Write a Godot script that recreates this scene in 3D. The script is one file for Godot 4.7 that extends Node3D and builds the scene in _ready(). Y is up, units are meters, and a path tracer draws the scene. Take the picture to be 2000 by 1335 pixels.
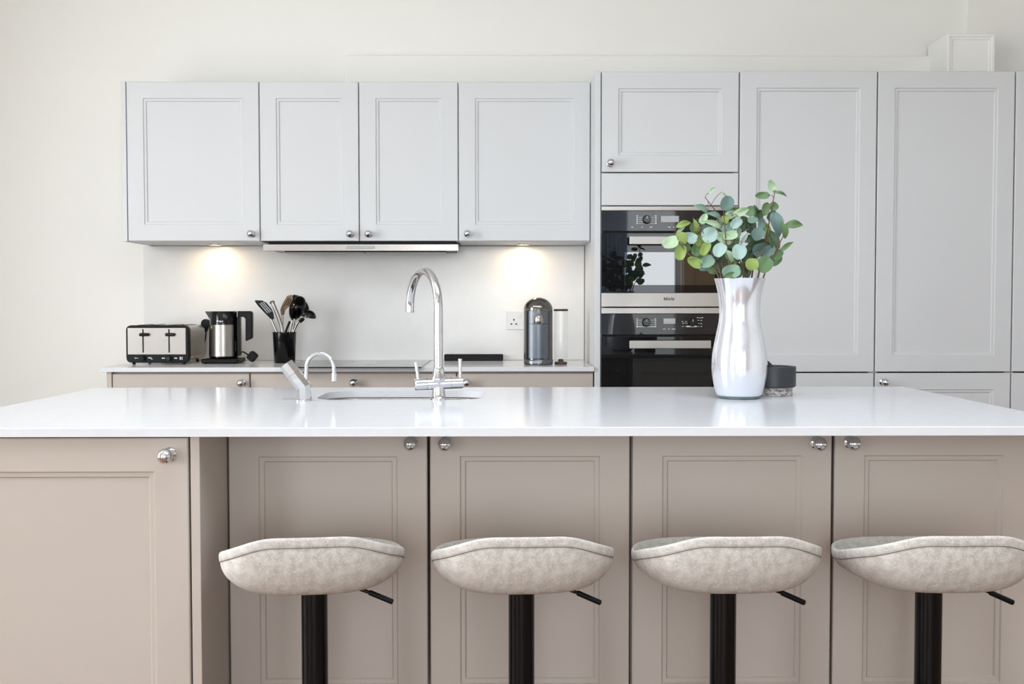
extends Node3D

# ---------- the lens, solved from the photograph's door gaps and worktop edges ----------
const CAM := Vector3(0.0, 1.1842, 4.5932)
const EUL := Vector3(-0.0360, -0.0077, -0.0008)
const FOC := 2059.2

# ---------- main planes and sizes, metres ----------
const WALL_Z := -0.57          # face of the back wall
const TALL_Z := 0.0            # door faces of the tall and base units
const UP_Z := -0.218           # door faces of the wall cabinets
const UP_X := -1.706           # left edge of the wall cabinets' doors
const TALL_X := 0.4216         # left edge of the oven housing's doors
const TOP_Y := 2.1905
const UP_Y := 1.469
const MID_Y := 0.8836
const WORK_Y := 0.91
const ISL_L := -1.347
const ISL_R := 1.326
const ISL_B := 1.119
const ISL_F := 2.254
const REC_Z := 2.005           # recessed doors behind the stools

var M := {}
var used := {}
var knob_mesh: ArrayMesh
var rng := RandomNumberGenerator.new()


# ================= mesh building =================
class MB:
	var v := PackedVector3Array()
	var n := PackedVector3Array()
	var x := Transform3D()

	func tri(a: Vector3, b: Vector3, c: Vector3, na: Vector3, nb: Vector3, nc: Vector3) -> void:
		var g := (b - a).cross(c - a)
		if g.length_squared() < 1e-18:
			return
		var flip := g.dot(na + nb + nc) > 0.0
		v.append(x * a); n.append((x.basis * na).normalized())
		if flip:
			v.append(x * c); n.append((x.basis * nc).normalized())
			v.append(x * b); n.append((x.basis * nb).normalized())
		else:
			v.append(x * b); n.append((x.basis * nb).normalized())
			v.append(x * c); n.append((x.basis * nc).normalized())

	func quadn(a: Vector3, b: Vector3, c: Vector3, d: Vector3, na: Vector3, nb: Vector3, nc: Vector3, nd: Vector3) -> void:
		tri(a, b, c, na, nb, nc)
		tri(a, c, d, na, nc, nd)

	# a flat quad, counterclockwise as seen from outside
	func quad(a: Vector3, b: Vector3, c: Vector3, d: Vector3) -> void:
		var g := (c - a).cross(d - b)
		if g.length_squared() < 1e-18:
			return
		g = g.normalized()
		quadn(a, b, c, d, g, g, g, g)

	# box with rounded edges
	func box(lo: Vector3, hi: Vector3, r := 0.0) -> void:
		var c := (lo + hi) / 2.0
		var h := (hi - lo) / 2.0
		r = minf(r, minf(h.x, minf(h.y, h.z)) * 0.98)
		if r <= 0.0:
			for ax in 3:
				for s in [-1.0, 1.0]:
					var nn := Vector3.ZERO
					nn[ax] = s
					var p: Array = []
					for q in [[-1, -1], [1, -1], [1, 1], [-1, 1]]:
						var w := Vector3.ZERO
						w[ax] = s * h[ax]
						w[(ax + 1) % 3] = q[0] * h[(ax + 1) % 3]
						w[(ax + 2) % 3] = q[1] * h[(ax + 2) % 3]
						p.append(c + w)
					quadn(p[0], p[1], p[2], p[3], nn, nn, nn, nn)
			return
		for ax in 3:
			var bx := (ax + 1) % 3
			var cx := (ax + 2) % 3
			var us := [-h[bx], -h[bx] + r, h[bx] - r, h[bx]]
			var ws := [-h[cx], -h[cx] + r, h[cx] - r, h[cx]]
			for s in [-1.0, 1.0]:
				var P: Array = []
				var N: Array = []
				for i in 4:
					for j in 4:
						var p := Vector3.ZERO
						p[ax] = s * h[ax]
						p[bx] = us[i]
						p[cx] = ws[j]
						var q := Vector3(clampf(p.x, -h.x + r, h.x - r), clampf(p.y, -h.y + r, h.y - r), clampf(p.z, -h.z + r, h.z - r))
						var nn := (p - q).normalized()
						P.append(c + q + nn * r)
						N.append(nn)
				for i in 3:
					for j in 3:
						var k := i * 4 + j
						quadn(P[k], P[k + 1], P[k + 5], P[k + 4], N[k], N[k + 1], N[k + 5], N[k + 4])

	# surface of revolution about y; prof holds (radius, y), outward is to the right of its run
	func lathe(prof: Array, segs := 32, a0 := 0.0, a1 := TAU, sx := 1.0, sz := 1.0) -> void:
		var m := prof.size() - 1
		var sn: Array = []
		for i in m:
			var d: Vector2 = prof[i + 1] - prof[i]
			sn.append(Vector2(d.y, -d.x).normalized())
		for i in m:
			var n0: Vector2 = sn[i]
			var n1: Vector2 = sn[i]
			if i > 0 and sn[i - 1].dot(sn[i]) > 0.75:
				n0 = (sn[i - 1] + sn[i]).normalized()
			if i < m - 1 and sn[i + 1].dot(sn[i]) > 0.75:
				n1 = (sn[i + 1] + sn[i]).normalized()
			for k in segs:
				var t0 := a0 + (a1 - a0) * k / segs
				var t1 := a0 + (a1 - a0) * (k + 1) / segs
				var d0 := Vector2(cos(t0), sin(t0))
				var d1 := Vector2(cos(t1), sin(t1))
				var f := func(p: Vector2, d: Vector2) -> Vector3: return Vector3(p.x * d.x * sx, p.y, p.x * d.y * sz)
				var g := func(q: Vector2, d: Vector2) -> Vector3: return Vector3(q.x * d.x / sx, q.y, q.x * d.y / sz).normalized()
				quadn(f.call(prof[i], d0), f.call(prof[i], d1), f.call(prof[i + 1], d1), f.call(prof[i + 1], d0), g.call(n0, d0), g.call(n0, d1), g.call(n1, d1), g.call(n1, d0))

	func cyl(a: Vector3, b: Vector3, r: float, segs := 24, bevel := 0.0, r2 := -1.0) -> void:
		if r2 < 0.0:
			r2 = r
		var keep := x
		var yv := (b - a).normalized()
		var xv := yv.cross(Vector3.FORWARD if absf(yv.z) < 0.9 else Vector3.RIGHT).normalized()
		x = keep * Transform3D(Basis(xv, yv, xv.cross(yv)), a)
		var L := a.distance_to(b)
		if bevel > 0.0:
			lathe([Vector2(0, 0), Vector2(r - bevel, 0), Vector2(r, bevel), Vector2(r2, L - bevel), Vector2(r2 - bevel, L), Vector2(0, L)], segs)
		else:
			lathe([Vector2(0, 0), Vector2(r, 0), Vector2(r2, L), Vector2(0, L)], segs)
		x = keep

	# swept round tube; rad is one radius or one for each point
	func tube(path: Array, rad, segs := 12, caps := true, facets := false) -> void:
		var m := path.size()
		var rings: Array = []
		var norms: Array = []
		var up := Vector3.ZERO
		for i in m:
			var t: Vector3
			if i == 0:
				t = path[1] - path[0]
			elif i == m - 1:
				t = path[m - 1] - path[m - 2]
			else:
				t = path[i + 1] - path[i - 1]
			t = t.normalized()
			if up == Vector3.ZERO:
				up = t.cross(Vector3.UP if absf(t.y) < 0.9 else Vector3.RIGHT).normalized()
				if facets:
					up = up.rotated(t, PI / segs)
			up = (up - t * up.dot(t)).normalized()
			var side := t.cross(up)
			var r: float = rad[i] if rad is Array else rad
			var ring: Array = []
			var nr: Array = []
			for k in segs:
				var d := up * cos(TAU * k / segs) + side * sin(TAU * k / segs)
				ring.append(path[i] + d * r)
				nr.append(d)
			rings.append(ring)
			norms.append(nr)
		for i in m - 1:
			for k in segs:
				var l := (k + 1) % segs
				if facets:
					var fn: Vector3 = (norms[i][k] + norms[i][l]).normalized()
					quadn(rings[i][k], rings[i][l], rings[i + 1][l], rings[i + 1][k], fn, fn, fn, fn)
					continue
				quadn(rings[i][k], rings[i][l], rings[i + 1][l], rings[i + 1][k], norms[i][k], norms[i][l], norms[i + 1][l], norms[i + 1][k])
		if caps:
			for e in [0, m - 1]:
				var nn: Vector3 = (path[0] - path[1]).normalized() if e == 0 else (path[m - 1] - path[m - 2]).normalized()
				for k in segs:
					tri(path[e], rings[e][k], rings[e][(k + 1) % segs], nn, nn, nn)

	# polygon in xy pushed from z0 to z1 (z1 is the front), with a small chamfer at the front
	func prism(poly: PackedVector2Array, z0: float, z1: float, bevel := 0.0) -> void:
		if Geometry2D.is_polygon_clockwise(poly):
			poly.reverse()
		var front := poly
		if bevel > 0.0:
			var s := Geometry2D.offset_polygon(poly, -bevel, Geometry2D.JOIN_MITER)
			if s.size() == 1 and s[0].size() == poly.size():
				front = s[0]
				if Geometry2D.is_polygon_clockwise(front):
					front.reverse()
				var best := 0
				for i in front.size():
					if front[i].distance_to(poly[0]) < front[best].distance_to(poly[0]):
						best = i
				var turned := PackedVector2Array()
				for i in front.size():
					turned.append(front[(i + best) % front.size()])
				front = turned
			else:
				bevel = 0.0
		var m := poly.size()
		for i in m:
			var a := poly[i]
			var b := poly[(i + 1) % m]
			var d := (b - a).normalized()
			var nn := Vector3(d.y, -d.x, 0)
			quadn(Vector3(a.x, a.y, z0), Vector3(b.x, b.y, z0), Vector3(b.x, b.y, z1 - bevel), Vector3(a.x, a.y, z1 - bevel), nn, nn, nn, nn)
			if bevel > 0.0:
				quad(Vector3(a.x, a.y, z1 - bevel), Vector3(b.x, b.y, z1 - bevel), Vector3(front[(i + 1) % m].x, front[(i + 1) % m].y, z1), Vector3(front[i].x, front[i].y, z1))
		var ix := Geometry2D.triangulate_polygon(front)
		for i in range(0, ix.size(), 3):
			var p: Array = []
			for k in 3:
				p.append(Vector3(front[ix[i + k]].x, front[ix[i + k]].y, z1))
			tri(p[0], p[1], p[2], Vector3.BACK, Vector3.BACK, Vector3.BACK)
		ix = Geometry2D.triangulate_polygon(poly)
		for i in range(0, ix.size(), 3):
			var p: Array = []
			for k in 3:
				p.append(Vector3(poly[ix[i + k]].x, poly[ix[i + k]].y, z0))
			tri(p[0], p[1], p[2], Vector3.FORWARD, Vector3.FORWARD, Vector3.FORWARD)

	# rows of points, each a closed loop or an open line, smooth; inside is a point the normals face away from per row
	func skin(rows: Array, closed: bool, flip := false) -> void:
		var m := rows.size()
		var k: int = rows[0].size()
		var N: Array = []
		for i in m:
			var nr: Array = []
			for j in k:
				var ip := mini(i + 1, m - 1)
				var im := maxi(i - 1, 0)
				var jp := (j + 1) % k if closed else mini(j + 1, k - 1)
				var jm := (j + k - 1) % k if closed else maxi(j - 1, 0)
				var nn: Vector3 = (rows[i][jp] - rows[i][jm]).cross(rows[ip][j] - rows[im][j])
				if nn.length_squared() < 1e-16 and m > 2:
					var i2 := 1 if i == 0 else m - 2
					nn = (rows[i2][jp] - rows[i2][jm]).cross(rows[ip][j] - rows[im][j])
				nr.append((-nn if flip else nn).normalized())
			N.append(nr)
		for i in m - 1:
			for j in (k if closed else k - 1):
				var l := (j + 1) % k
				quadn(rows[i][j], rows[i][l], rows[i + 1][l], rows[i + 1][j], N[i][j], N[i][l], N[i + 1][l], N[i + 1][j])

	# a slab door facing +z with a stepped moulding round a sunk panel (stile 0: a plain front)
	func door(x0: float, y0: float, x1: float, y1: float, zf: float, t: float, stile := 0.074) -> void:
		var prof := [[0.0, -t], [0.0, -0.0025], [0.0025, 0.0]]
		if stile > 0.0:
			prof.append_array([[stile, 0.0], [stile + 0.0028, -0.0042], [stile + 0.0122, -0.0046], [stile + 0.0152, -0.0090]])
		var ring := func(q: Array) -> Array:
			return [Vector3(x0 + q[0], y0 + q[0], zf + q[1]), Vector3(x1 - q[0], y0 + q[0], zf + q[1]), Vector3(x1 - q[0], y1 - q[0], zf + q[1]), Vector3(x0 + q[0], y1 - q[0], zf + q[1])]
		for i in prof.size() - 1:
			var a: Array = ring.call(prof[i])
			var b: Array = ring.call(prof[i + 1])
			for k in 4:
				quad(a[k], a[(k + 1) % 4], b[(k + 1) % 4], b[k])
		var e: Array = ring.call(prof[-1])
		quad(e[0], e[1], e[2], e[3])
		var o: Array = ring.call(prof[0])
		quad(o[3], o[2], o[1], o[0])

	func mesh() -> ArrayMesh:
		var a := []
		a.resize(Mesh.ARRAY_MAX)
		a[Mesh.ARRAY_VERTEX] = v
		a[Mesh.ARRAY_NORMAL] = n
		var m := ArrayMesh.new()
		m.add_surface_from_arrays(Mesh.PRIMITIVE_TRIANGLES, a)
		return m


# ================= placing =================
func ray(u: float, w: float) -> Vector3:
	return Basis.from_euler(EUL) * Vector3((u - 1000.0) / FOC, (667.5 - w) / FOC, -1.0)

func at_z(u: float, w: float, z: float) -> Vector3:
	var d := ray(u, w)
	return CAM + d * ((z - CAM.z) / d.z)

func at_y(u: float, w: float, y: float) -> Vector3:
	var d := ray(u, w)
	return CAM + d * ((y - CAM.y) / d.y)

# rectangle seen on the plane z: x0, y0 (bottom), x1, y1 (top)
func rect(u0: float, w0: float, u1: float, w1: float, z: float) -> Array:
	var a := at_z(u0, (w0 + w1) / 2, z)
	var b := at_z(u1, (w0 + w1) / 2, z)
	var t := at_z((u0 + u1) / 2, w0, z)
	var s := at_z((u0 + u1) / 2, w1, z)
	return [a.x, s.y, b.x, t.y]

func numbered(called: String) -> String:
	if not used.has(called):
		used[called] = 0
		return called
	used[called] += 1
	return "%s_%03d" % [called, used[called]]

func tag(o: Node, label: String, category: String, group := "") -> void:
	o.set_meta("label", label)
	o.set_meta("category", category)
	if group:
		o.set_meta("group", group)

func thing(called: String, label: String, category: String, base := Vector3.ZERO, group := "") -> Node3D:
	var o := Node3D.new()
	o.name = numbered(called)
	add_child(o)
	o.position = base
	tag(o, label, category, group)
	return o

func origin_of(o: Node) -> Vector3:
	var p := Vector3.ZERO
	while o != self:
		p += o.position
		o = o.get_parent()
	return p

# a part whose mesh was built in world metres
func part(parent: Node3D, called: String, mb: MB, mat: Material, label := "") -> MeshInstance3D:
	var o := MeshInstance3D.new()
	o.name = called
	o.mesh = mb.mesh()
	o.material_override = mat
	parent.add_child(o, true)
	o.position = -origin_of(parent)
	if label:
		o.set_meta("label", label)
	return o

# a part whose mesh was built in its thing's own axes
func part_local(parent: Node3D, called: String, mesh: Mesh, mat: Material, at := Transform3D()) -> MeshInstance3D:
	var o := MeshInstance3D.new()
	o.name = called
	o.mesh = mesh
	o.material_override = mat
	o.transform = at
	parent.add_child(o, true)
	return o

func structure(called: String, mb: MB, mat: Material) -> MeshInstance3D:
	var o := MeshInstance3D.new()
	o.name = called
	o.mesh = mb.mesh()
	o.material_override = mat
	o.set_meta("kind", "structure")
	add_child(o, true)
	return o

func boxed(lo: Vector3, hi: Vector3, r := 0.0) -> MB:
	var b := MB.new()
	b.box(lo, hi, r)
	return b

func mat(c: Color, rough := 0.5, metal := 0.0) -> StandardMaterial3D:
	var m := StandardMaterial3D.new()
	m.albedo_color = c
	m.roughness = rough
	m.metallic = metal
	return m

func rounded(cx: float, cy: float, w: float, h: float, r: float, seg := 6) -> PackedVector2Array:
	var p := PackedVector2Array()
	for k in 4:
		var sx := 1.0 if k == 0 or k == 3 else -1.0
		var sy := 1.0 if k < 2 else -1.0
		for i in seg + 1:
			var t := PI / 2 * k + PI / 2 * i / seg
			p.append(Vector2(cx + sx * (w / 2 - r) + r * cos(t), cy + sy * (h / 2 - r) + r * sin(t)))
	return p

func arc(c: Vector3, ax: Vector3, ay: Vector3, t0: float, t1: float, k: int) -> Array:
	var p: Array = []
	for i in k + 1:
		var t := t0 + (t1 - t0) * i / k
		p.append(c + ax * cos(t) + ay * sin(t))
	return p

func smooth_path(pts: Array, per := 6) -> Array:
	var c := Curve3D.new()
	for i in pts.size():
		var tan_v: Vector3 = Vector3.ZERO
		if i > 0 and i < pts.size() - 1:
			tan_v = (pts[i + 1] - pts[i - 1]) / 6.0
		c.add_point(pts[i], -tan_v, tan_v)
	var out: Array = []
	for i in pts.size() - 1:
		for k in per:
			out.append(c.sample(i, float(k) / per))
	out.append(pts[-1])
	return out

func letters(parent: Node3D, text: String, at: Vector3, high: float, m: Material, bold := false) -> void:
	var t := TextMesh.new()
	var f := SystemFont.new()
	f.font_names = PackedStringArray(["Droid Sans"])
	if bold:
		f.font_weight = 700
	t.font = f
	t.text = text
	t.font_size = 32
	t.pixel_size = high / 23.0
	t.depth = 0.0006
	part_local(parent, "lettering", t, m, Transform3D(Basis(), at - origin_of(parent)))


# ================= materials =================
func leather() -> StandardMaterial3D:
	var a := FastNoiseLite.new()
	a.seed = 3
	a.frequency = 0.012
	a.fractal_octaves = 4
	var b := FastNoiseLite.new()
	b.seed = 9
	b.frequency = 0.02
	b.fractal_type = FastNoiseLite.FRACTAL_RIDGED
	b.fractal_octaves = 3
	b.domain_warp_enabled = true
	b.domain_warp_amplitude = 25.0
	var c := FastNoiseLite.new()
	c.seed = 21
	c.frequency = 0.2
	var size := 768
	var ims := []
	for f in [a, b, c]:
		ims.append(f.get_seamless_image(size, size))
	var im := Image.create(size, size, false, Image.FORMAT_RGB8)
	var hm := Image.create(size, size, false, Image.FORMAT_RGB8)
	var dark := Color(0.700, 0.680, 0.652)
	var lite := Color(0.810, 0.795, 0.770)
	var vein := Color(0.900, 0.890, 0.872)
	for y in size:
		for x in size:
			var p: float = ims[0].get_pixel(x, y).r
			var q: float = ims[1].get_pixel(x, y).r
			var r: float = ims[2].get_pixel(x, y).r
			var col := dark.lerp(lite, smoothstep(0.1, 0.9, p))
			var vv := smoothstep(0.66, 0.92, q)
			col = col.lerp(vein, vv * 0.75)
			col = col * (0.975 + 0.05 * r)
			im.set_pixel(x, y, col)
			var h := 0.5 + 0.35 * (r - 0.5) - 0.25 * vv
			hm.set_pixel(x, y, Color(h, h, h))
	var m := mat(Color.WHITE, 0.62)
	m.albedo_texture = ImageTexture.create_from_image(im)
	m.uv1_triplanar = true
	m.uv1_scale = Vector3(4.2, 4.2, 4.2)
	hm.bump_map_to_normal_map(3.0)
	m.normal_enabled = true
	m.normal_texture = ImageTexture.create_from_image(hm)
	m.normal_scale = 0.5
	return m

func noisy(c0: Color, c1: Color, freq: float, scale: float, rough: float, sd: int, ridged := false) -> StandardMaterial3D:
	var a := FastNoiseLite.new()
	a.seed = sd
	a.frequency = freq
	a.fractal_octaves = 4
	if ridged:
		a.fractal_type = FastNoiseLite.FRACTAL_RIDGED
		a.domain_warp_enabled = true
		a.domain_warp_amplitude = 40.0
	var src := a.get_seamless_image(256, 256)
	var im := Image.create(256, 256, false, Image.FORMAT_RGB8)
	for y in 256:
		for x in 256:
			var t: float = src.get_pixel(x, y).r
			im.set_pixel(x, y, c0.lerp(c1, smoothstep(0.60, 0.80, t) if ridged else t))
	var m := mat(Color.WHITE, rough)
	m.albedo_texture = ImageTexture.create_from_image(im)
	m.uv1_triplanar = true
	m.uv1_scale = Vector3.ONE * scale
	return m

func wood_grain() -> StandardMaterial3D:
	var a := FastNoiseLite.new()
	a.seed = 5
	a.frequency = 0.02
	a.fractal_octaves = 4
	var im := Image.create(256, 256, false, Image.FORMAT_RGB8)
	for y in 256:
		for x in 256:
			var t := a.get_noise_2d(x * 4.0, y * 0.25) * 0.5 + 0.5
			im.set_pixel(x, y, Color(0.40, 0.27, 0.17).lerp(Color(0.56, 0.40, 0.27), t))
	var m := mat(Color.WHITE, 0.45)
	m.albedo_texture = ImageTexture.create_from_image(im)
	m.uv1_triplanar = true
	return m

func make_materials() -> void:
	M.wall = mat(Color(0.930, 0.927, 0.908), 0.85)
	M.ceiling = mat(Color(0.93, 0.93, 0.92), 0.9)
	M.floor = wood_grain()
	M.tan_wood = mat(Color(0.86, 0.72, 0.57), 0.5)
	M.splash = noisy(Color(0.845, 0.843, 0.838), Color(0.868, 0.866, 0.860), 0.02, 1.2, 0.22, 4)
	M.white = mat(Color(0.802, 0.808, 0.816), 0.42)
	M.taupe = mat(Color(0.712, 0.672, 0.636), 0.5)
	M.quartz = noisy(Color(0.830, 0.834, 0.846), Color(0.848, 0.851, 0.862), 0.05, 2.0, 0.14, 8)
	M.quartz.metallic_specular = 0.2
	M.chrome = mat(Color(0.84, 0.845, 0.86), 0.04, 1.0)
	M.steel = mat(Color(0.64, 0.625, 0.61), 0.27, 1.0)
	M.black = mat(Color(0.022, 0.024, 0.030), 0.12)
	M.black.metallic_specular = 0.42
	M.black_matt = mat(Color(0.028, 0.030, 0.038), 0.42)
	M.black_matt.metallic_specular = 0.32
	M.slot = mat(Color(0.02, 0.02, 0.02), 0.8)
	M.oven_glass = mat(Color(0.075, 0.075, 0.082), 0.015)
	M.oven_glass.metallic_specular = 0.42
	M.oven_pane = mat(Color(0.075, 0.095, 0.095), 0.012)
	M.oven_pane.metallic_specular = 0.7
	M.oven_pane.clearcoat_enabled = true
	M.oven_pane.clearcoat = 1.0
	M.oven_pane.clearcoat_roughness = 0.01
	M.oven_panel = mat(Color(0.16, 0.16, 0.17), 0.03)
	M.oven_panel.metallic_specular = 0.42
	M.lcd = mat(Color(0.66, 0.67, 0.68), 0.25)
	M.print = mat(Color(0.80, 0.82, 0.84), 0.5)
	M.ink = mat(Color(0.06, 0.06, 0.06), 0.5)
	M.hob = mat(Color(0.05, 0.05, 0.055), 0.03)
	M.silver_glass = mat(Color(0.91, 0.925, 0.955), 0.12, 0.72)
	M.silver_glass.clearcoat_enabled = true
	M.silver_glass.clearcoat = 0.6
	M.silver_glass.clearcoat_roughness = 0.03
	M.aqua = mat(Color(0.72, 0.83, 0.84, 0.25), 0.05)
	M.aqua.transparency = BaseMaterial3D.TRANSPARENCY_ALPHA
	M.aqua.refraction_enabled = true
	M.aqua.refraction_scale = 0.05
	M.clear = mat(Color(0.96, 0.97, 0.97, 0.10), 0.02)
	M.clear.transparency = BaseMaterial3D.TRANSPARENCY_ALPHA
	M.pane = mat(Color(0.97, 0.99, 0.98, 0.04), 0.01)
	M.pane.transparency = BaseMaterial3D.TRANSPARENCY_ALPHA
	M.granite = noisy(Color(0.115, 0.125, 0.145), Color(0.20, 0.215, 0.24), 0.08, 9.0, 0.42, 12)
	M.marble = noisy(Color(0.74, 0.72, 0.71), Color(0.20, 0.18, 0.18), 0.016, 7.0, 0.3, 14, true)
	M.leather = leather()
	M.rim = mat(Color(0.755, 0.738, 0.712), 0.6)
	M.seam = mat(Color(0.42, 0.40, 0.38), 0.8)
	M.post = mat(Color(0.022, 0.026, 0.036), 0.22)
	M.post.metallic_specular = 0.36
	M.anthracite = mat(Color(0.40, 0.425, 0.455), 0.24, 0.8)
	M.anthracite_soft = mat(Color(0.42, 0.44, 0.47), 0.34, 0.75)
	M.titanium = mat(Color(0.44, 0.43, 0.415), 0.16, 0.95)
	M.socket = mat(Color(0.86, 0.86, 0.86), 0.35)
	M.bronze = mat(Color(0.44, 0.36, 0.30), 0.25, 0.8)
	M.brown = mat(Color(0.30, 0.22, 0.17), 0.5)
	M.curtain = mat(Color(0.66, 0.72, 0.79), 0.9)
	M.curtain.backlight_enabled = true
	M.curtain.backlight = Color(0.7, 0.75, 0.8)
	M.frame = mat(Color(0.90, 0.90, 0.89), 0.5)
	M.stem = mat(Color(0.38, 0.29, 0.22), 0.7)
	M.leaves = []
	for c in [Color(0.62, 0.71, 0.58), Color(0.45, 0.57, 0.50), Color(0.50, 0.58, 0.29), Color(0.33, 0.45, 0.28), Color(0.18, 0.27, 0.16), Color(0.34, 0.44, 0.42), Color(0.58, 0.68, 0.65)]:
		var m := mat(c, 0.5)
		m.backlight_enabled = true
		m.backlight = Color(0.28, 0.32, 0.24)
		M.leaves.append(m)


# ================= pieces =================
func make_knob() -> void:
	# chrome ball knob on a round rose; its axis is +z, its foot at 0
	var b := MB.new()
	b.x = Transform3D(Basis(Vector3.RIGHT, PI / 2), Vector3.ZERO)
	var p := [Vector2(0, 0), Vector2(0.0155, 0), Vector2(0.0155, 0.003), Vector2(0.0125, 0.0055), Vector2(0.0075, 0.008), Vector2(0.0065, 0.013), Vector2(0.0072, 0.0185)]
	for i in 13:
		var t := -PI * 0.36 + (PI / 2 + PI * 0.36) * i / 12.0
		p.append(Vector2(0.0172 * cos(t), 0.034 + 0.0172 * sin(t)))
	b.lathe(p, 32)
	knob_mesh = b.mesh()

func knob(parent: Node3D, where: Vector3, back := false) -> void:
	var t := Transform3D(Basis(Vector3.UP, PI if back else 0.0), where - origin_of(parent))
	var k := part_local(parent, "knob", knob_mesh, M.chrome, t)
	k.set_meta("label", "round chrome knob")

# carcass: sides, top, bottom and back of a cupboard
func carcass(x0: float, y0: float, z0: float, x1: float, y1: float, z1: float) -> MB:
	var b := MB.new()
	var t := 0.018
	b.box(Vector3(x0, y0, z0), Vector3(x0 + t, y1, z1))
	b.box(Vector3(x1 - t, y0, z0), Vector3(x1, y1, z1))
	b.box(Vector3(x0 + t, y0, z0), Vector3(x1 - t, y0 + t, z1))
	b.box(Vector3(x0 + t, y1 - t, z0), Vector3(x1 - t, y1, z1))
	b.box(Vector3(x0 + t, y0 + t, z0), Vector3(x1 - t, y1 - t, z0 + 0.008))
	return b

func doored(parent: Node3D, called: String, x0: float, y0: float, x1: float, y1: float, zf: float, m: Material, stile := 0.074, gap := 0.002) -> MeshInstance3D:
	var b := MB.new()
	b.door(x0 + gap, y0 + gap, x1 - gap, y1 - gap, zf, 0.020, stile)
	return part(parent, called, b, m)


func build_room() -> void:
	var L := -3.3
	var R := 4.3
	var F := 8.0
	var H := 3.1
	var T := 0.2
	structure("floor", boxed(Vector3(L - T, -0.2, WALL_Z - T), Vector3(R + T, 0, F + T)), M.floor)
	# ceiling; unseen rooflight over the island, added for light from above
	var rl := [-0.9, 2.1, 2.3, 4.1]
	var cb := MB.new()
	cb.box(Vector3(L - T, H, WALL_Z - T), Vector3(R + T, H + T, rl[2]))
	cb.box(Vector3(L - T, H, rl[3]), Vector3(R + T, H + T, F + T))
	cb.box(Vector3(L - T, H, rl[2]), Vector3(rl[0], H + T, rl[3]))
	cb.box(Vector3(rl[1], H, rl[2]), Vector3(R + T, H + T, rl[3]))
	structure("ceiling", cb, M.ceiling)
	window("window_5", Transform3D(Basis(Vector3.RIGHT, PI / 2), Vector3((rl[0] + rl[1]) / 2, H + 0.14, rl[2])), rl[1] - rl[0], rl[3] - rl[2])
	structure("wall_back", boxed(Vector3(L - T, 0, WALL_Z - T), Vector3(R + T, H, WALL_Z)), M.wall)
	structure("wall_right", boxed(Vector3(R, 0, WALL_Z), Vector3(R + T, H, F)), M.wall)
	# left wall: two tall windows; front wall, behind the camera: two windows and a brown door
	var wl := [[1.5, 3.3], [5.5, 7.3]]
	var b := MB.new()
	b.box(Vector3(L - T, 0, WALL_Z), Vector3(L, H, wl[0][0]))
	b.box(Vector3(L - T, 0, wl[0][1]), Vector3(L, H, wl[1][0]))
	b.box(Vector3(L - T, 0, wl[1][1]), Vector3(L, H, F))
	for w in wl:
		b.box(Vector3(L - T, 0, w[0]), Vector3(L, 0.35, w[1]))
		b.box(Vector3(L - T, 2.85, w[0]), Vector3(L, H, w[1]))
	structure("wall_left", b, M.wall)
	var wf := [[-1.0, 0.75], [1.14, 2.12]]
	b = MB.new()
	b.box(Vector3(L - T, 0, F), Vector3(wf[0][0], H, F + T))
	b.box(Vector3(wf[0][1], 0, F), Vector3(wf[1][0], H, F + T))
	b.box(Vector3(wf[1][1], 0, F), Vector3(R + T, H, F + T))
	for w in wf:
		b.box(Vector3(w[0], 0, F), Vector3(w[1], 0.35, F + T))
		b.box(Vector3(w[0], 2.6, F), Vector3(w[1], H, F + T))
	structure("wall_front", b, M.wall)
	var k := 1
	for w in wl:
		window("window_%d" % k, Transform3D(Basis(Vector3.UP, PI / 2), Vector3(L - 0.12, 0.35, (w[0] + w[1]) / 2)), w[1] - w[0], 2.5)
		k += 1
	for w in wf:
		window("window_%d" % k, Transform3D(Basis(Vector3.UP, PI), Vector3((w[0] + w[1]) / 2, 0.35, F + 0.12)), w[1] - w[0], 2.25)
		k += 1
	# brown panelled door mirrored in the oven glass
	var d := MB.new()
	d.x = Transform3D(Basis(Vector3.UP, PI), Vector3(0, 0, 0))
	d.door(-3.15, 0.01, -2.14, 2.3, -F + 0.05, 0.04, 0.12)
	structure("door_1", d, M.tan_wood)
	# pale curtain beside the window, mirrored in the oven glass
	var c := MB.new()
	var rows: Array = []
	for i in 2:
		var row: Array = []
		for j in 49:
			var s := j / 48.0
			row.append(Vector3(1.16 + 0.30 * s, 0.03 if i == 0 else 2.72, F - 0.10 + 0.028 * sin(s * TAU * 6)))
		rows.append(row)
	c.skin(rows, false, true)
	var cu := thing("curtain", "pale blue-grey curtain hanging beside the window, mirrored in the oven", "curtain", Vector3(1.31, 0.03, F - 0.10))
	part(cu, "drape", c, M.curtain)
	var rail := MB.new()
	rail.cyl(Vector3(1.05, 2.74, F - 0.10), Vector3(2.25, 2.74, F - 0.10), 0.012, 12)
	part(cu, "rail", rail, M.steel)
	# boxed-in ledge of the wall over the cupboards, and the shallow pier at its right
	var e := rect(673, 108, 1835, 168, WALL_Z + 0.045)
	structure("trim_1", boxed(Vector3(e[0], 1.60, WALL_Z), Vector3(e[2], e[3], WALL_Z + 0.045), 0.006), M.wall)
	var p := at_z(1890, 40, WALL_Z + 0.026)
	structure("trim_2", boxed(Vector3(p.x, 0, WALL_Z), Vector3(R, H, WALL_Z + 0.026)), M.wall)
	var q := rect(1850, 66, 1943, 140, -0.32)
	var bx := MB.new()
	bx.box(Vector3(q[0], 2.194, WALL_Z + 0.026), Vector3(q[2], q[3], -0.334))
	bx.door(q[0], 2.194, q[2], q[3], -0.318, 0.016, 0.012)
	structure("trim_3", bx, M.wall)
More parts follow.
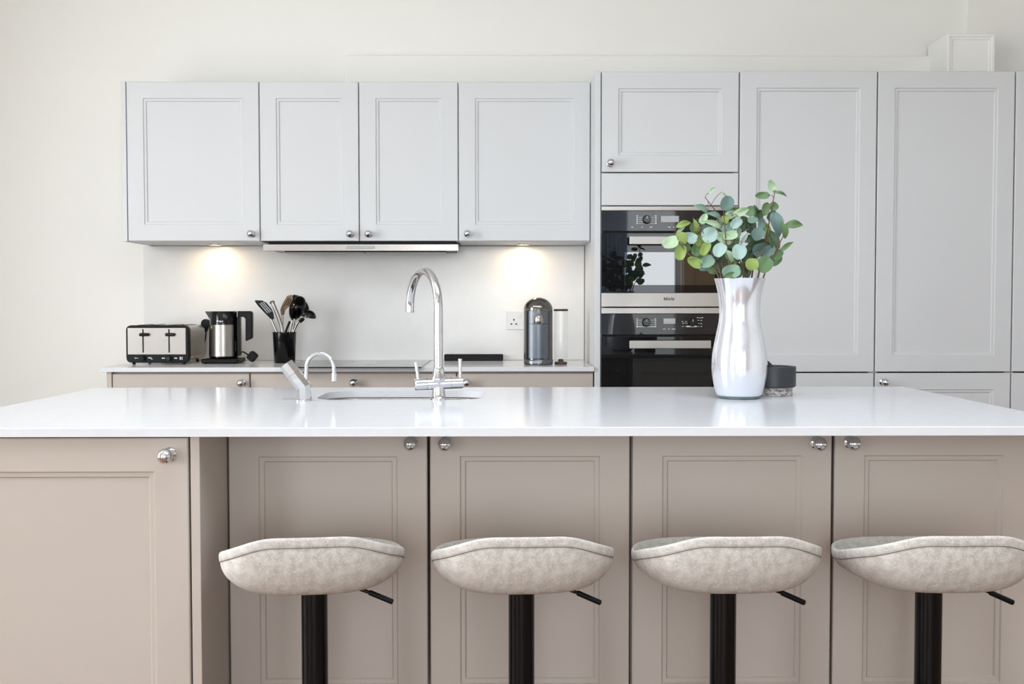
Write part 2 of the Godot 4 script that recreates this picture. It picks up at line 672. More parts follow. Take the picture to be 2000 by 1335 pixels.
	# splashback slab
	var s0 := at_z(281, 600, WALL_Z + 0.02)
	structure("trim_4", boxed(Vector3(s0.x, WORK_Y + 0.0005, WALL_Z), Vector3(0.392, 1.466, WALL_Z + 0.02), 0.0015), M.splash)


func window(called: String, at: Transform3D, w: float, h: float) -> void:
	var o := Node3D.new()
	o.name = called
	o.set_meta("kind", "structure")
	add_child(o)
	o.transform = at
	var b := MB.new()
	var t := 0.06
	for s in [-1.0, 1.0]:
		b.box(Vector3(s * w / 2 - (t if s > 0 else 0.0), 0, -0.04), Vector3(s * w / 2 + (t if s < 0 else 0.0), h, 0.04), 0.004)
	b.box(Vector3(-w / 2 + t, 0, -0.04), Vector3(w / 2 - t, t, 0.04), 0.004)
	b.box(Vector3(-w / 2 + t, h - t, -0.04), Vector3(w / 2 - t, h, 0.04), 0.004)
	if w > 1.0:
		b.box(Vector3(-w / 2 + t, h * 0.5 - 0.02, -0.03), Vector3(w / 2 - t, h * 0.5 + 0.02, 0.03), 0.003)
	if w > 1.0:
		b.box(Vector3(-0.02, t, -0.029), Vector3(0.02, h - t, 0.029), 0.003)
	part_local(o, "window_frame", b.mesh(), M.frame)
	var g := MB.new()
	g.box(Vector3(-w / 2 + t, t, -0.003), Vector3(w / 2 - t, h - t, 0.003))
	part_local(o, "window_pane", g.mesh(), M.pane)


func build_wall_cabinets() -> void:
	var specs := [
		[0.0, 0.6, "white single-door wall cabinet above the toaster and kettle", [[0.0, 0.6, 489, 456]]],
		[0.6, 1.5, "white double-door wall cabinet above the cooker hood", [[0.6, 1.05, 683, 456], [1.05, 1.5, 719, 456]]],
		[1.5, 2.1, "white single-door wall cabinet above the coffee machine", [[1.5, 2.1, 913, 456]]]]
	var i := 0
	for s in specs:
		var x0: float = UP_X + s[0]
		var x1: float = UP_X + s[1]
		var o := thing("wall_cabinet", s[2], "cabinet", Vector3((x0 + x1) / 2, UP_Y, -0.39))
		part(o, "carcass", carcass(x0 + 0.001, UP_Y + (0.012 if i == 1 else 0.0), WALL_Z + 0.047, x1 - 0.001, TOP_Y - 0.002, UP_Z - 0.022), M.white)
		for d in s[3]:
			var dr := doored(o, "door", UP_X + d[0], UP_Y, UP_X + d[1], TOP_Y, UP_Z, M.white)
			knob(dr, at_z(d[2] - 0.0, d[3], UP_Z + 0.034) * Vector3(1, 1, 0) + Vector3(0, 0, UP_Z))
		if i == 0:
			part(o, "end_panel", boxed(Vector3(x0 - 0.022, UP_Y, WALL_Z + 0.001), Vector3(x0 - 0.001, TOP_Y, UP_Z + 0.001), 0.0015), M.white)
		i += 1
	# two warm downlights under the outer cabinets
	for k in 2:
		var p := at_y([430.0, 1021.0][k], 479, UP_Y)
		var c := Vector3(p.x, UP_Y, -0.455)
		var o := thing("cabinet_downlight", ["small warm round downlight under the cabinet above the kettle", "small warm round downlight under the cabinet above the coffee machine"][k], "light", c, "downlights under the wall cabinets")
		var ring := MB.new()
		ring.x = Transform3D(Basis(), c)
		ring.lathe([Vector2(0.027, -0.004), Vector2(0.034, -0.004), Vector2(0.036, -0.0005), Vector2(0.027, -0.0005), Vector2(0.027, -0.004)], 32)
		part(o, "bezel", ring, M.chrome)
		var lamp := MB.new()
		lamp.x = Transform3D(Basis(), c)
		lamp.lathe([Vector2(0.0, -0.0025), Vector2(0.0268, -0.0025), Vector2(0.0268, -0.0006), Vector2(0, -0.0006)], 32)
		var g := mat(Color(1, 0.93, 0.82), 0.4)
		g.emission_enabled = true
		g.emission = Color(1.0, 0.86, 0.66)
		g.emission_energy_multiplier = 4.0
		part(o, "lamp_lens", lamp, g)
		var l := AreaLight3D.new()
		l.name = "lamp_light"
		l.area_size = Vector2(0.045, 0.045)
		l.light_color = Color(1.0, 0.88, 0.70)
		l.light_energy = 0.07
		l.area_range = 12.0
		l.shadow_enabled = true
		o.add_child(l)
		l.position = Vector3(0, -0.0055, 0)
		l.rotation = Vector3(-PI / 2, 0, 0)


func build_hood() -> void:
	var z := UP_Z - 0.012
	var r := rect(514, 476.5, 895.5, 490, z)
	var o := thing("cooker_hood", "slim stainless steel extractor hood under the double-door wall cabinet", "hood", Vector3((r[0] + r[2]) / 2, r[1], z))
	part(o, "front_strip", boxed(Vector3(r[0], r[1], z - 0.018), Vector3(r[2], r[3], z), 0.002), M.steel)
	part(o, "body", boxed(Vector3(r[0] + 0.02, r[1] + 0.006, WALL_Z + 0.035), Vector3(r[2] - 0.02, UP_Y + 0.0105, z - 0.0195)), M.black_matt)
	var f := MB.new()
	for i in 2:
		var a: float = r[0] + 0.06 + i * (r[2] - r[0] - 0.12) / 2
		f.box(Vector3(a + 0.004, r[1] - 0.002, WALL_Z + 0.08), Vector3(a + (r[2] - r[0] - 0.12) / 2 - 0.004, r[1] + 0.0055, z - 0.03), 0.002)
	part(o, "grease_filter", f, M.steel)
	var h := rect(676, 480, 732, 485.5, z)
	var hb := MB.new()
	hb.box(Vector3(h[0], h[1], z), Vector3(h[2], h[3], z + 0.004), 0.0015)
	part(o, "switch_bar", hb, M.lcd, "white switch bar")
	var lip := MB.new()
	var rl := rect(556, 490.5, 872, 492.5, z - 0.01)
	lip.box(Vector3(rl[0], rl[1], z - 0.016), Vector3(rl[2], rl[3], z - 0.006), 0.001)
	part(o, "bottom_lip", lip, M.black_matt)


func build_tall_units() -> void:
	var X := TALL_X
	var bx := [X, X + 0.6, X + 1.2, X + 1.8, X + 2.4]
	var y0 := 0.15
	# oven housing
	var o := thing("oven_housing", "tall white cabinet housing the two built-in ovens", "cabinet", Vector3(X + 0.3, 0, -0.28))
	var yd0 := at_z(1308, 337, TALL_Z).y
	var yf0 := at_z(1308, 402.5, TALL_Z).y
	part(o, "carcass", carcass(X + 0.001, 0.10, WALL_Z + 0.047, X + 0.599, TOP_Y - 0.002, -0.022), M.white)
	part(o, "plinth", boxed(Vector3(X + 0.001, 0.0, WALL_Z + 0.047), Vector3(X + 0.599, 0.098, -0.06)), M.white)
	part(o, "end_panel", boxed(Vector3(X - 0.0265, 0, WALL_Z + 0.001), Vector3(X - 0.0015, TOP_Y + 0.001, 0.002), 0.0015), M.white)
	var d := doored(o, "door", X, yd0, X + 0.6, TOP_Y, TALL_Z, M.white, 0.072, 0.003)
	knob(d, at_z(1193.5, 317, 0.034) * Vector3(1, 1, 0))
	doored(o, "fascia_panel", X, yf0 + 0.0015, X + 0.6, yd0, TALL_Z, M.white, 0.0)
	doored(o, "drawer", X, y0, X + 0.6, 0.40, TALL_Z, M.white, 0.0)
	build_ovens(yf0)
	var labels := ["tall white two-door larder cabinet directly beside the ovens", "tall white larder cabinet with a chrome knob on its lower door", "tall white cabinet at the far end of the tall run"]
	for i in 3:
		var a: float = bx[i + 1]
		var b: float = bx[i + 2]
		var t := thing("larder_cabinet", labels[i], "cabinet", Vector3((a + b) / 2, 0, -0.28))
		part(t, "carcass", carcass(a + 0.001, 0.10, WALL_Z + 0.047, b - 0.001, TOP_Y - 0.002, -0.022), M.white)
		part(t, "plinth", boxed(Vector3(a + 0.001, 0.0, WALL_Z + 0.047), Vector3(b - 0.001, 0.098, -0.06)), M.white)
		doored(t, "upper_door", a, MID_Y, b, TOP_Y + 0.003, TALL_Z, M.white, 0.072, 0.003)
		var ld := doored(t, "lower_door", a, y0, b, MID_Y, TALL_Z, M.white, 0.072, 0.003)
		if i == 1:
			knob(ld, at_z(1729.5, 746.5, 0.034) * Vector3(1, 1, 0))


func oven_marks(o: Node3D, boxes: Array, z: float) -> void:
	var b := MB.new()
	for r in boxes:
		var e := rect(r[0], r[1], r[2], r[3], z)
		b.box(Vector3(e[0], e[1], z), Vector3(e[2], e[3], z + 0.0004))
	part(o, "control_markings", b, M.print, "white printed control symbols").set_meta("kind", "stuff")

func dial(o: Node3D, u: float, w: float, z: float) -> void:
	var b := MB.new()
	var c := at_z(u, w, z)
	b.x = Transform3D(Basis(Vector3.RIGHT, PI / 2), c)
	b.lathe([Vector2(0.0185, 0), Vector2(0.0185, 0.002), Vector2(0.0165, 0.003), Vector2(0.0160, 0.014), Vector2(0.0145, 0.0165), Vector2(0, 0.0165)], 28)
	part(o, "dial", b, M.black)
	var g := MB.new()
	g.box(c + Vector3(-0.0012, 0.003, 0.0166), c + Vector3(0.0012, 0.0135, 0.0172))
	part(o.get_node("dial") if o.has_node("dial") else o, "pointer", g, M.print)

func build_ovens(top: float) -> void:
	var x0 := TALL_X + 0.003
	var x1 := TALL_X + 0.597
	var zt := 0.0
	var Y := func(w: float) -> float: return at_z(1300, w, 0.0).y
	for k in 2:
		var label: String = ["upper built-in oven with black glass door and steel brand strip", "lower built-in oven with two dials, below the steel brand strip"][k]
		var v := [[402.5, 411, 451, 455, 571.5, 599], [600.5, 612, 653, 657, 800, 828]][k] as Array
		var o := thing("built_in_oven", label, "oven", Vector3((x0 + x1) / 2, Y.call(v[5]), 0))
		part(o, "oven_box", boxed(Vector3(x0 + 0.02, Y.call(v[5]) + 0.004, -0.50), Vector3(x1 - 0.02, Y.call(v[0]) - 0.004, -0.0185)), M.black_matt)
		part(o, "top_strip", boxed(Vector3(x0, Y.call(v[1]), -0.018), Vector3(x1, Y.call(v[0]) - 0.0005, zt + 0.004), 0.0012), M.steel, "brushed steel strip")
		part(o, "control_panel", boxed(Vector3(x0, Y.call(v[2]), -0.018), Vector3(x1, Y.call(v[1]) - 0.0004, zt + 0.001), 0.001), M.oven_panel)
		var dg := part(o, "door", boxed(Vector3(x0, Y.call(v[4]), -0.018), Vector3(x1, Y.call(v[3]), zt + 0.001), 0.001), M.oven_glass, "black mirror glass door")
		part(o, "door_gap", boxed(Vector3(x0 + 0.004, Y.call(v[3]) + 0.0005, -0.018), Vector3(x1 - 0.004, Y.call(v[2]) - 0.0005, -0.008)), M.slot)
		part(o, "bottom_strip", boxed(Vector3(x0, Y.call(v[5]) + 0.0005, -0.018), Vector3(x1, Y.call(v[4]) - 0.0004, zt + 0.004), 0.0012), M.steel, "brushed steel strip")
		# clear window in the middle of the printed glass
		var win: Array = [rect(1220, 492, 1396, 556.5, 0.0), rect(1236, 700, 1390, 785, 0.0)][k]
		part(dg, "oven_window", boxed(Vector3(win[0], win[1], zt + 0.0005), Vector3(win[2], win[3], zt + 0.0014), 0.0003), M.oven_pane)
		# bar handle on two posts
		var hy := [469.0, 672.5][k] as float
		var hr := rect(1229.5, hy - 8, 1389, hy + 8, 0.045)
		var hb := MB.new()
		hb.box(Vector3(hr[0], hr[1], 0.036), Vector3(hr[2], hr[3], 0.046), 0.002)
		var hh := part(dg, "handle", hb, M.steel, "flat steel bar handle")
		var hp := MB.new()
		for s in [hr[0] + 0.012, hr[2] - 0.012]:
			hp.box(Vector3(s - 0.008, hr[1] + 0.006, 0.0015), Vector3(s + 0.008, hr[3] - 0.006, 0.0362), 0.002)
		hh.mesh = _joined(hb, hp)
		var zp := zt + 0.0011
		var dr: Array = [rect(1291, 421.5, 1326, 433.5, zp), rect(1296, 621.5, 1319, 632, zp)][k]
		part(o, "display", boxed(Vector3(dr[0], dr[1], zp), Vector3(dr[2], dr[3], zp + 0.0006)), M.lcd, "pale rectangular display")
		if k == 0:
			dial(o, 1263, 428.5, zp)
			var mk: Array = []
			for i in 5:
				mk.append([1243.0, 420.5 + i * 3.6, 1246.0, 422.5 + i * 3.6])
				mk.append([1279.0, 420.5 + i * 3.6, 1282.5, 422.5 + i * 3.6])
				if i < 4:
					mk.append([1247.5, 424.0 + i * 4.0, 1255.5, 424.7 + i * 4.0])
					mk.append([1270.5, 424.0 + i * 4.0, 1278.0, 424.7 + i * 4.0])
			for u in [[1233, 1236.5], [1253, 1255.5], [1269.5, 1274], [1305, 1309], [1315, 1317]]:
				mk.append([u[0], 442.3, u[1], 444.2])
			oven_marks(o, mk, zp)
			letters(o, "Miele", Vector3(at_z(1306.5, 583.5, zt).x, at_z(1306, 583.5, zt).y, zt + 0.0043), 0.013, M.ink, true)
		else:
			dial(o, 1262, 629, zp)
			dial(o, 1352, 629, zp)
			var mk: Array = []
			for i in 5:
				mk.append([1243.0, 621.5 + i * 3.6, 1246.0, 623.4 + i * 3.6])
				mk.append([1278.5, 621.5 + i * 3.6, 1281.5, 623.4 + i * 3.6])
				if i < 4:
					mk.append([1247.0, 624.5 + i * 3.9, 1254.5, 625.2 + i * 3.9])
					mk.append([1269.5, 624.5 + i * 3.9, 1277.5, 625.2 + i * 3.9])
			mk.append([1243.0, 637.8, 1261, 638.6])
			mk.append([1264.0, 637.8, 1282, 638.6])
			for q in [[1331, 627], [1333, 630.5], [1332, 636.5], [1361, 619.5], [1366, 620], [1370, 619.5], [1368, 625], [1368, 631], [1368, 636.5]]:
				mk.append([q[0], q[1], q[0] + 3.4, q[1] + 1.2])
			for q in [[1337.5, 627.2, 1342], [1338, 630.5, 1343], [1338, 636.8, 1342], [1362, 625, 1366], [1363, 631, 1367], [1362, 636.8, 1366]]:
				mk.append([q[0], q[1], q[2], q[1] + 0.7])
			mk.append([1341, 635.5, 1361, 638.5])
			for u in [[1295, 1300], [1304.5, 1308], [1312, 1319]]:
				mk.append([u[0], 641.6, u[1], 643.0])
			oven_marks(o, mk, zp)

func _joined(a: MB, b: MB) -> ArrayMesh:
	var c := MB.new()
	c.v = a.v + b.v
	c.n = a.n + b.n
	return c.mesh()


func build_back_counter() -> void:
	var specs := [[0.0, 0.6, "taupe base cabinet below the toaster and kettle", 469.5, 748], [0.6, 1.5, "wide taupe base cabinet below the hob", 689.5, 747.5], [1.5, 2.1, "taupe base cabinet below the coffee machine", 911, 747.5]]
	var i := 0
	for s in specs:
		var a: float = UP_X + s[0]
		var b: float = UP_X + s[1] - (0.0 if i < 2 else 0.002)
		var o := thing("base_cabinet", s[2], "cabinet", Vector3((a + b) / 2, 0, -0.28))
		part(o, "carcass", carcass(a + 0.001, 0.10, WALL_Z + 0.001, b - 0.001, 0.886, -0.022), M.taupe)
		var dr := doored(o, "drawer", a, 0.735, b, 0.8845, TALL_Z, M.taupe, 0.0, 0.0025)
		knob(dr, at_z(s[3], s[4], 0.034) * Vector3(1, 1, 0))
		part(o, "plinth", boxed(Vector3(a + 0.001, 0.0, WALL_Z + 0.001), Vector3(b - 0.001, 0.098, -0.06)), M.taupe)
		doored(o, "door", a, 0.15, b, 0.735, TALL_Z, M.taupe)
		if i == 0:
			part(o, "end_panel", boxed(Vector3(a - 0.023, 0, WALL_Z + 0.001), Vector3(a - 0.001, 0.8885, 0.001), 0.0015), M.taupe)
		i += 1
	var left := at_z(196, 723, 0.016).x
	var w := thing("back_worktop", "thin white quartz worktop running along the splashback", "worktop", Vector3((left + 0.39) / 2, 0.89, -0.28))
	part(w, "slab", boxed(Vector3(left, 0.89, WALL_Z + 0.001), Vector3(0.3935, WORK_Y, 0.016), 0.002), M.quartz)
	# ceramic hob
	var f := at_y(823, 716.5, WORK_Y + 0.004)
	var r := at_y(838, 705.5, WORK_Y + 0.004)
	var hx1 := f.x
	var hx0 := UP_X + 1.05 - (hx1 - (UP_X + 1.05))
	var h := thing("hob", "flat black glass hob set on the back worktop", "hob", Vector3((hx0 + hx1) / 2, WORK_Y, (f.z + r.z) / 2))
	part(h, "glass_plate", boxed(Vector3(hx0, WORK_Y + 0.0003, WALL_Z + 0.07), Vector3(hx1, WORK_Y + 0.005, f.z), 0.0015), M.hob)
	var rings := MB.new()
	for q in [[-0.14, -0.12, 0.09], [0.14, -0.12, 0.075], [-0.14, 0.12, 0.075], [0.14, 0.12, 0.09]]:
		rings.x = Transform3D(Basis(), Vector3((hx0 + hx1) / 2 + q[0], WORK_Y + 0.005, (WALL_Z + 0.07 + f.z) / 2 + q[1]))
		rings.lathe([Vector2(q[2] + 0.002, 0), Vector2(q[2] + 0.002, 0.0003), Vector2(q[2], 0.0003), Vector2(q[2], 0.0)], 40)
	part(h, "zone_rings", rings, M.lcd)


func loop3(cx: float, cz: float, w: float, d: float, r: float, y: float, seg := 8) -> Array:
	var out: Array = []
	for p in rounded(cx, cz, w, d, r, seg):
		out.append(Vector3(p.x, y, p.y))
	return out

func build_island() -> void:
	# sink opening, from its outline on the worktop plane
	var far := at_y(760, 763, WORK_Y)
	var near := at_y(700, 780.5, WORK_Y)
	var lx := at_y(617, 777, WORK_Y).x
	var rx := at_y(946, 770, WORK_Y).x
	var cx := (lx + rx) / 2
	var cz := (far.z + near.z) / 2
	var sw := rx - lx
	var sd := near.z - far.z
	var sr := 0.085
	# quartz slab with the cut-out
	var b := MB.new()
	var seg := 10
	var y1 := WORK_Y
	var y0 := WORK_Y - 0.02
	var ch := 0.0015
	for top in [true, false]:
		var y := y1 if top else y0
		var lp := loop3(cx, cz, sw, sd, sr, y, seg)
		var oc := ch if top else 0.0
		var oo := [Vector3(ISL_R - oc, y, ISL_F - oc), Vector3(ISL_L + oc, y, ISL_F - oc), Vector3(ISL_L + oc, y, ISL_B + oc), Vector3(ISL_R - oc, y, ISL_B + oc)]
		var nn := Vector3.UP if top else Vector3.DOWN
		for k in 4:
			for i in seg:
				b.tri(oo[k], lp[k * (seg + 1) + i], lp[k * (seg + 1) + i + 1], nn, nn, nn)
			b.quadn(oo[k], lp[k * (seg + 1) + seg], lp[((k + 1) % 4) * (seg + 1)], oo[(k + 1) % 4], nn, nn, nn, nn)
	var o1 := [Vector3(ISL_L, y0, ISL_F), Vector3(ISL_R, y0, ISL_F), Vector3(ISL_R, y0, ISL_B), Vector3(ISL_L, y0, ISL_B)]
	var o2 := [Vector3(ISL_L + ch, y1, ISL_F - ch), Vector3(ISL_R - ch, y1, ISL_F - ch), Vector3(ISL_R - ch, y1, ISL_B + ch), Vector3(ISL_L + ch, y1, ISL_B + ch)]
	for k in 4:
		var l := (k + 1) % 4
		var up := Vector3(0, 0.02 - ch, 0)
		b.quad(o1[k], o1[l], o1[l] + up, o1[k] + up)
		b.quad(o1[k] + up, o1[l] + up, o2[l], o2[k])
	var hole0 := loop3(cx, cz, sw, sd, sr, y0, seg)
	var hole1 := loop3(cx, cz, sw, sd, sr, y1, seg)
	for i in hole0.size():
		var l := (i + 1) % hole0.size()
		var mid: Vector3 = (hole0[i] + hole0[l]) / 2
		var run: Vector3 = hole0[l] - hole0[i]
		var nin := Vector3(run.z, 0, -run.x).normalized()
		if nin.dot(Vector3(cx, mid.y, cz) - mid) < 0.0:
			nin = -nin
		b.quadn(hole0[i], hole0[l], hole1[l], hole1[i], nin, nin, nin, nin)
	var w := thing("island_worktop", "long polished white quartz island worktop with a sink cut-out", "worktop", Vector3((ISL_L + ISL_R) / 2, y0, (ISL_B + ISL_F) / 2))
	part(w, "slab", b, M.quartz)
	# undermounted bowl
	var s := MB.new()
	var rows: Array = []
	for q in [[0.02, y0 - 0.001, 0.09], [-0.006, y0 - 0.001, 0.085], [-0.010, y0 - 0.006, 0.083], [-0.014, y0 - 0.12, 0.08], [-0.022, y0 - 0.155, 0.075], [-0.045, y0 - 0.172, 0.06], [-0.10, y0 - 0.176, 0.045]]:
		rows.append(loop3(cx, cz, sw + 2 * q[0], sd + 2 * q[0], q[2], q[1], seg))
	s.skin(rows, true, false)
	var last: Array = rows[-1]
	for i in last.size():
		s.tri(Vector3(cx, y0 - 0.178, cz), last[i], last[(i + 1) % last.size()], Vector3.UP, Vector3.UP, Vector3.UP)
	var sk := thing("undermount_sink", "stainless steel bowl sink set under the island worktop", "sink", Vector3(cx, y0 - 0.178, cz))
	part(sk, "bowl", s, M.steel)
	var dn := MB.new()
	dn.x = Transform3D(Basis(), Vector3(cx, y0 - 0.178, cz))
	dn.lathe([Vector2(0.045, 0.001), Vector2(0.042, 0.003), Vector2(0.03, 0.0022), Vector2(0.02, 0.004), Vector2(0, 0.005)], 28)
	part(sk, "drain", dn, M.chrome)
	# left end cupboard, flush with the worktop's front
	var yb := 0.163
	var yt := 0.8865
	var e := thing("island_end_cabinet", "taupe island end cabinet projecting forward beside the stools", "cabinet", Vector3(-1.01, 0, 1.9))
	part(e, "carcass", carcass(-1.327, 0.10, 1.70, -0.709, yt, 2.212), M.taupe)
	var d := doored(e, "door", -1.327, yb, -0.7075, yt, 2.234, M.taupe, 0.076, 0.001)
	knob(d, at_z(322, 891, 2.234 + 0.034) * Vector3(1, 1, 0) + Vector3(0, 0, 2.234))
	part(e, "end_panel", boxed(Vector3(-0.7035, 0.0, 1.70), Vector3(-0.6825, 0.8885, 2.2345), 0.0015), M.taupe)
	part(e, "plinth", boxed(Vector3(-1.327, 0.0, 1.70), Vector3(-0.709, 0.098, 2.17)), M.taupe)
	# recessed double cupboards behind the stools
	var kn := [[801, 866.5], [869, 867.5], [1602, 867], [1668, 866]]
	for i in 2:
		var xa := -0.6786 + i * 1.0 - (0.0 if i == 0 else 0.0074)
		var xb := -0.686 + (i + 1) * 1.0
		var c := thing("island_cabinet", ["double taupe island cabinet beside the projecting end cabinet", "double taupe island cabinet under the vase end of the worktop"][i], "cabinet", Vector3((xa + xb) / 2, 0, 1.85))
		part(c, "carcass", carcass(xa + 0.002, 0.10, 1.70, xb - 0.002, yt, REC_Z - 0.022), M.taupe)
		for j in 2:
			var x0 := -0.686 + i * 1.0 + j * 0.5
			var dd := doored(c, "door", x0 + (0.004 if i == 0 and j == 0 else 0.0), yb, x0 + 0.5, yt, REC_Z, M.taupe, 0.0735, 0.0035)
			var q: Array = kn[i * 2 + j]
			knob(dd, at_z(q[0], q[1], REC_Z + 0.034) * Vector3(1, 1, 0) + Vector3(0, 0, REC_Z))
		part(c, "plinth", boxed(Vector3(xa + 0.002, 0.0, 1.70), Vector3(xb - 0.002, 0.098, REC_Z - 0.07)), M.taupe)
	# aisle side, seen mirrored in the oven doors
	var xs := [ISL_L + 0.02, -0.62, 0.02, 0.67, ISL_R - 0.012]
	var nm := ["taupe island cabinet facing the toaster side of the back counter", "taupe sink cabinet under the island sink", "taupe island cabinet facing the coffee machine", "taupe island cabinet facing the ovens"]
	for i in 4:
		var c := thing("aisle_cabinet", nm[i], "cabinet", Vector3((xs[i] + xs[i + 1]) / 2, 0, 1.42))
		var zz := ISL_B + 0.022
		var cb := MB.new()
		var tk := 0.018
		cb.box(Vector3(xs[i] + 0.001, 0.10, zz + 0.022), Vector3(xs[i] + 0.001 + tk, yt, 1.69))
		cb.box(Vector3(xs[i + 1] - 0.001 - tk, 0.10, zz + 0.022), Vector3(xs[i + 1] - 0.001, yt, 1.69))
		cb.box(Vector3(xs[i] + 0.02, 0.10, zz + 0.022), Vector3(xs[i + 1] - 0.02, 0.118, 1.69))
		cb.box(Vector3(xs[i] + 0.02, 0.12, 1.672), Vector3(xs[i + 1] - 0.02, yt, 1.69))
		part(c, "carcass", cb, M.taupe)
		var db := MB.new()
		db.x = Transform3D(Basis(Vector3.UP, PI), Vector3.ZERO)
		db.door(-xs[i + 1] + 0.002, yb, -xs[i] - 0.002, yt, -zz, 0.02, 0.074)
		var dp := part(c, "door", db, M.taupe)
		knob(dp, Vector3(xs[i + 1] - 0.05, 0.82, zz), true)
		part(c, "plinth", boxed(Vector3(xs[i] + 0.002, 0.0, zz + 0.06), Vector3(xs[i + 1] - 0.002, 0.098, 1.69)), M.taupe)


func build_taps() -> void:
	# bridge mixer with a swan-neck spout turned back over the bowl
	var base := at_y(856.5, 780, WORK_Y)
	var z := base.z
	var o := thing("mixer_tap", "tall chrome swan-neck mixer tap with two upright levers", "tap", base)
	var P := func(u: float, w: float) -> Vector3: return at_z(u, w, z)
	var y := func(w: float) -> float: return at_z(857, w, z).y
	var b := MB.new()
	b.x = Transform3D(Basis(), Vector3(base.x, 0, z))
	var yb := WORK_Y + 0.0004
	b.lathe([Vector2(0, yb), Vector2(0.0225, yb), Vector2(0.0225, yb + 0.004), Vector2(0.0205, yb + 0.006), Vector2(0.0185, yb + 0.016), Vector2(0.0175, y.call(757)), Vector2(0.0180, y.call(748)), Vector2(0.0230, y.call(742)), Vector2(0.0215, y.call(737)), Vector2(0.0175, y.call(731)), Vector2(0.0155, y.call(722)), Vector2(0.0150, y.call(718)), Vector2(0.0135, y.call(716.5)), Vector2(0, y.call(716.5))], 36)
	part(o, "body", b, M.chrome)
	var yt: float = y.call(600)
	var R := 0.1085
	var ang := deg_to_rad(63)
	var dir := Vector3(-cos(ang), 0, -sin(ang))
	var path: Array = [Vector3(base.x, y.call(718), z), Vector3(base.x, y.call(660), z)]
	path.append_array(arc(Vector3(base.x, yt, z) + dir * R, -dir * R, Vector3.UP * R, 0.0, PI, 28))
	path.append(path[-1] + Vector3(0, -0.012, 0))
	var s := MB.new()
	s.tube(path, 0.0128, 24)
	var sp := part(o, "spout", s, M.chrome)
	var nz := MB.new()
	nz.cyl(path[-1] + Vector3(0, 0.004, 0), path[-1] + Vector3(0, -0.004, 0), 0.0133, 24, 0.001)
	part(sp, "nozzle", nz, M.chrome)
	var v := MB.new()
	var cl: Vector3 = P.call(811, 749.5)
	var cr: Vector3 = P.call(904.5, 746.5)
	var tilt := Vector3(0, 0, 0.012)
	v.cyl(cl + tilt, cr - tilt, 0.0175, 32, 0.0025)
	part(o, "valve_body", v, M.chrome)
	var g := MB.new()
	for t in [0.245, 0.745]:
		var c := (cl + tilt).lerp(cr - tilt, t)
		var ax := ((cr - tilt) - (cl + tilt)).normalized()
		g.cyl(c - ax * 0.0008, c + ax * 0.0008, 0.01765, 32)
	part(o, "valve_seam", g, M.steel)
	for q in [[818, 744, 812.5, 706.5, 0.020, 0.02], [898.5, 741, 898.5, 700.5, -0.010, -0.01]]:
		var l := MB.new()
		var p0: Vector3 = P.call(q[0], q[1]) + Vector3(0, 0, q[4] * 0.5)
		var p1: Vector3 = P.call(q[2], q[3]) + Vector3(0, 0, q[5] * 0.5)
		l.tube([p0, p0.lerp(p1, 0.5), p0.lerp(p1, 0.86), p1], [0.0050, 0.0047, 0.0056, 0.0062], 16)
		part(o, "lever", l, M.chrome)

	# boiling-water tap: faceted post, slanted handle block and a thin gooseneck
	var q0 := at_y(592.5, 781.5, WORK_Y)
	var zb := q0.z
	var t := thing("boiling_water_tap", "small chrome tap with slanted handle block and thin gooseneck", "tap", q0)
	var pl := MB.new()
	pl.x = Transform3D(Basis(), q0)
	pl.lathe([Vector2(0, 0.0004), Vector2(0.0245, 0.0004), Vector2(0.0245, 0.003), Vector2(0.022, 0.0045), Vector2(0, 0.0045)], 32)
	part(t, "base_plate", pl, M.chrome)
	var bend := at_z(593.5, 755, zb)
	var a1 := at_z(558.5, 710.5, zb)
	var split := bend.lerp(a1, 0.56)
	var ax := (a1 - bend).normalized()
	var hr := 0.0215
	var pb := MB.new()
	pb.tube([Vector3(bend.x, WORK_Y + 0.0046, zb), Vector3(bend.x, WORK_Y + 0.012, zb), bend, split], [hr, hr, hr / cos(0.5 * ax.angle_to(Vector3.UP)), hr], 8, true, true)
	part(t, "post", pb, M.chrome)
	var hg := MB.new()
	hg.tube([split + ax * 0.0012, split + ax * 0.004, a1], hr, 8, true, true)
	part(t, "handle_grip", hg, M.chrome)
	var gn: Array = [at_z(598.5, 752, zb), at_z(597.5, 735, zb)]
	var gc := at_z(625, 719, zb)
	var rx := at_z(652, 719, zb).x - gc.x
	var ry := at_z(625, 689.5, zb).y - gc.y
	gn.append_array(arc(gc, Vector3(-rx, 0, 0), Vector3(0, ry, 0), 0.0, PI, 24))
	gn.append(at_z(652.5, 729, zb))
	var gm := MB.new()
	gm.tube(gn, 0.0058, 18)
	var gp := part(t, "gooseneck", gm, M.chrome)
	var nm := MB.new()
	nm.cyl(at_z(652.5, 728, zb), at_z(652.5, 744, zb), 0.0082, 20, 0.001)
	part(gp, "nozzle", nm, M.chrome)


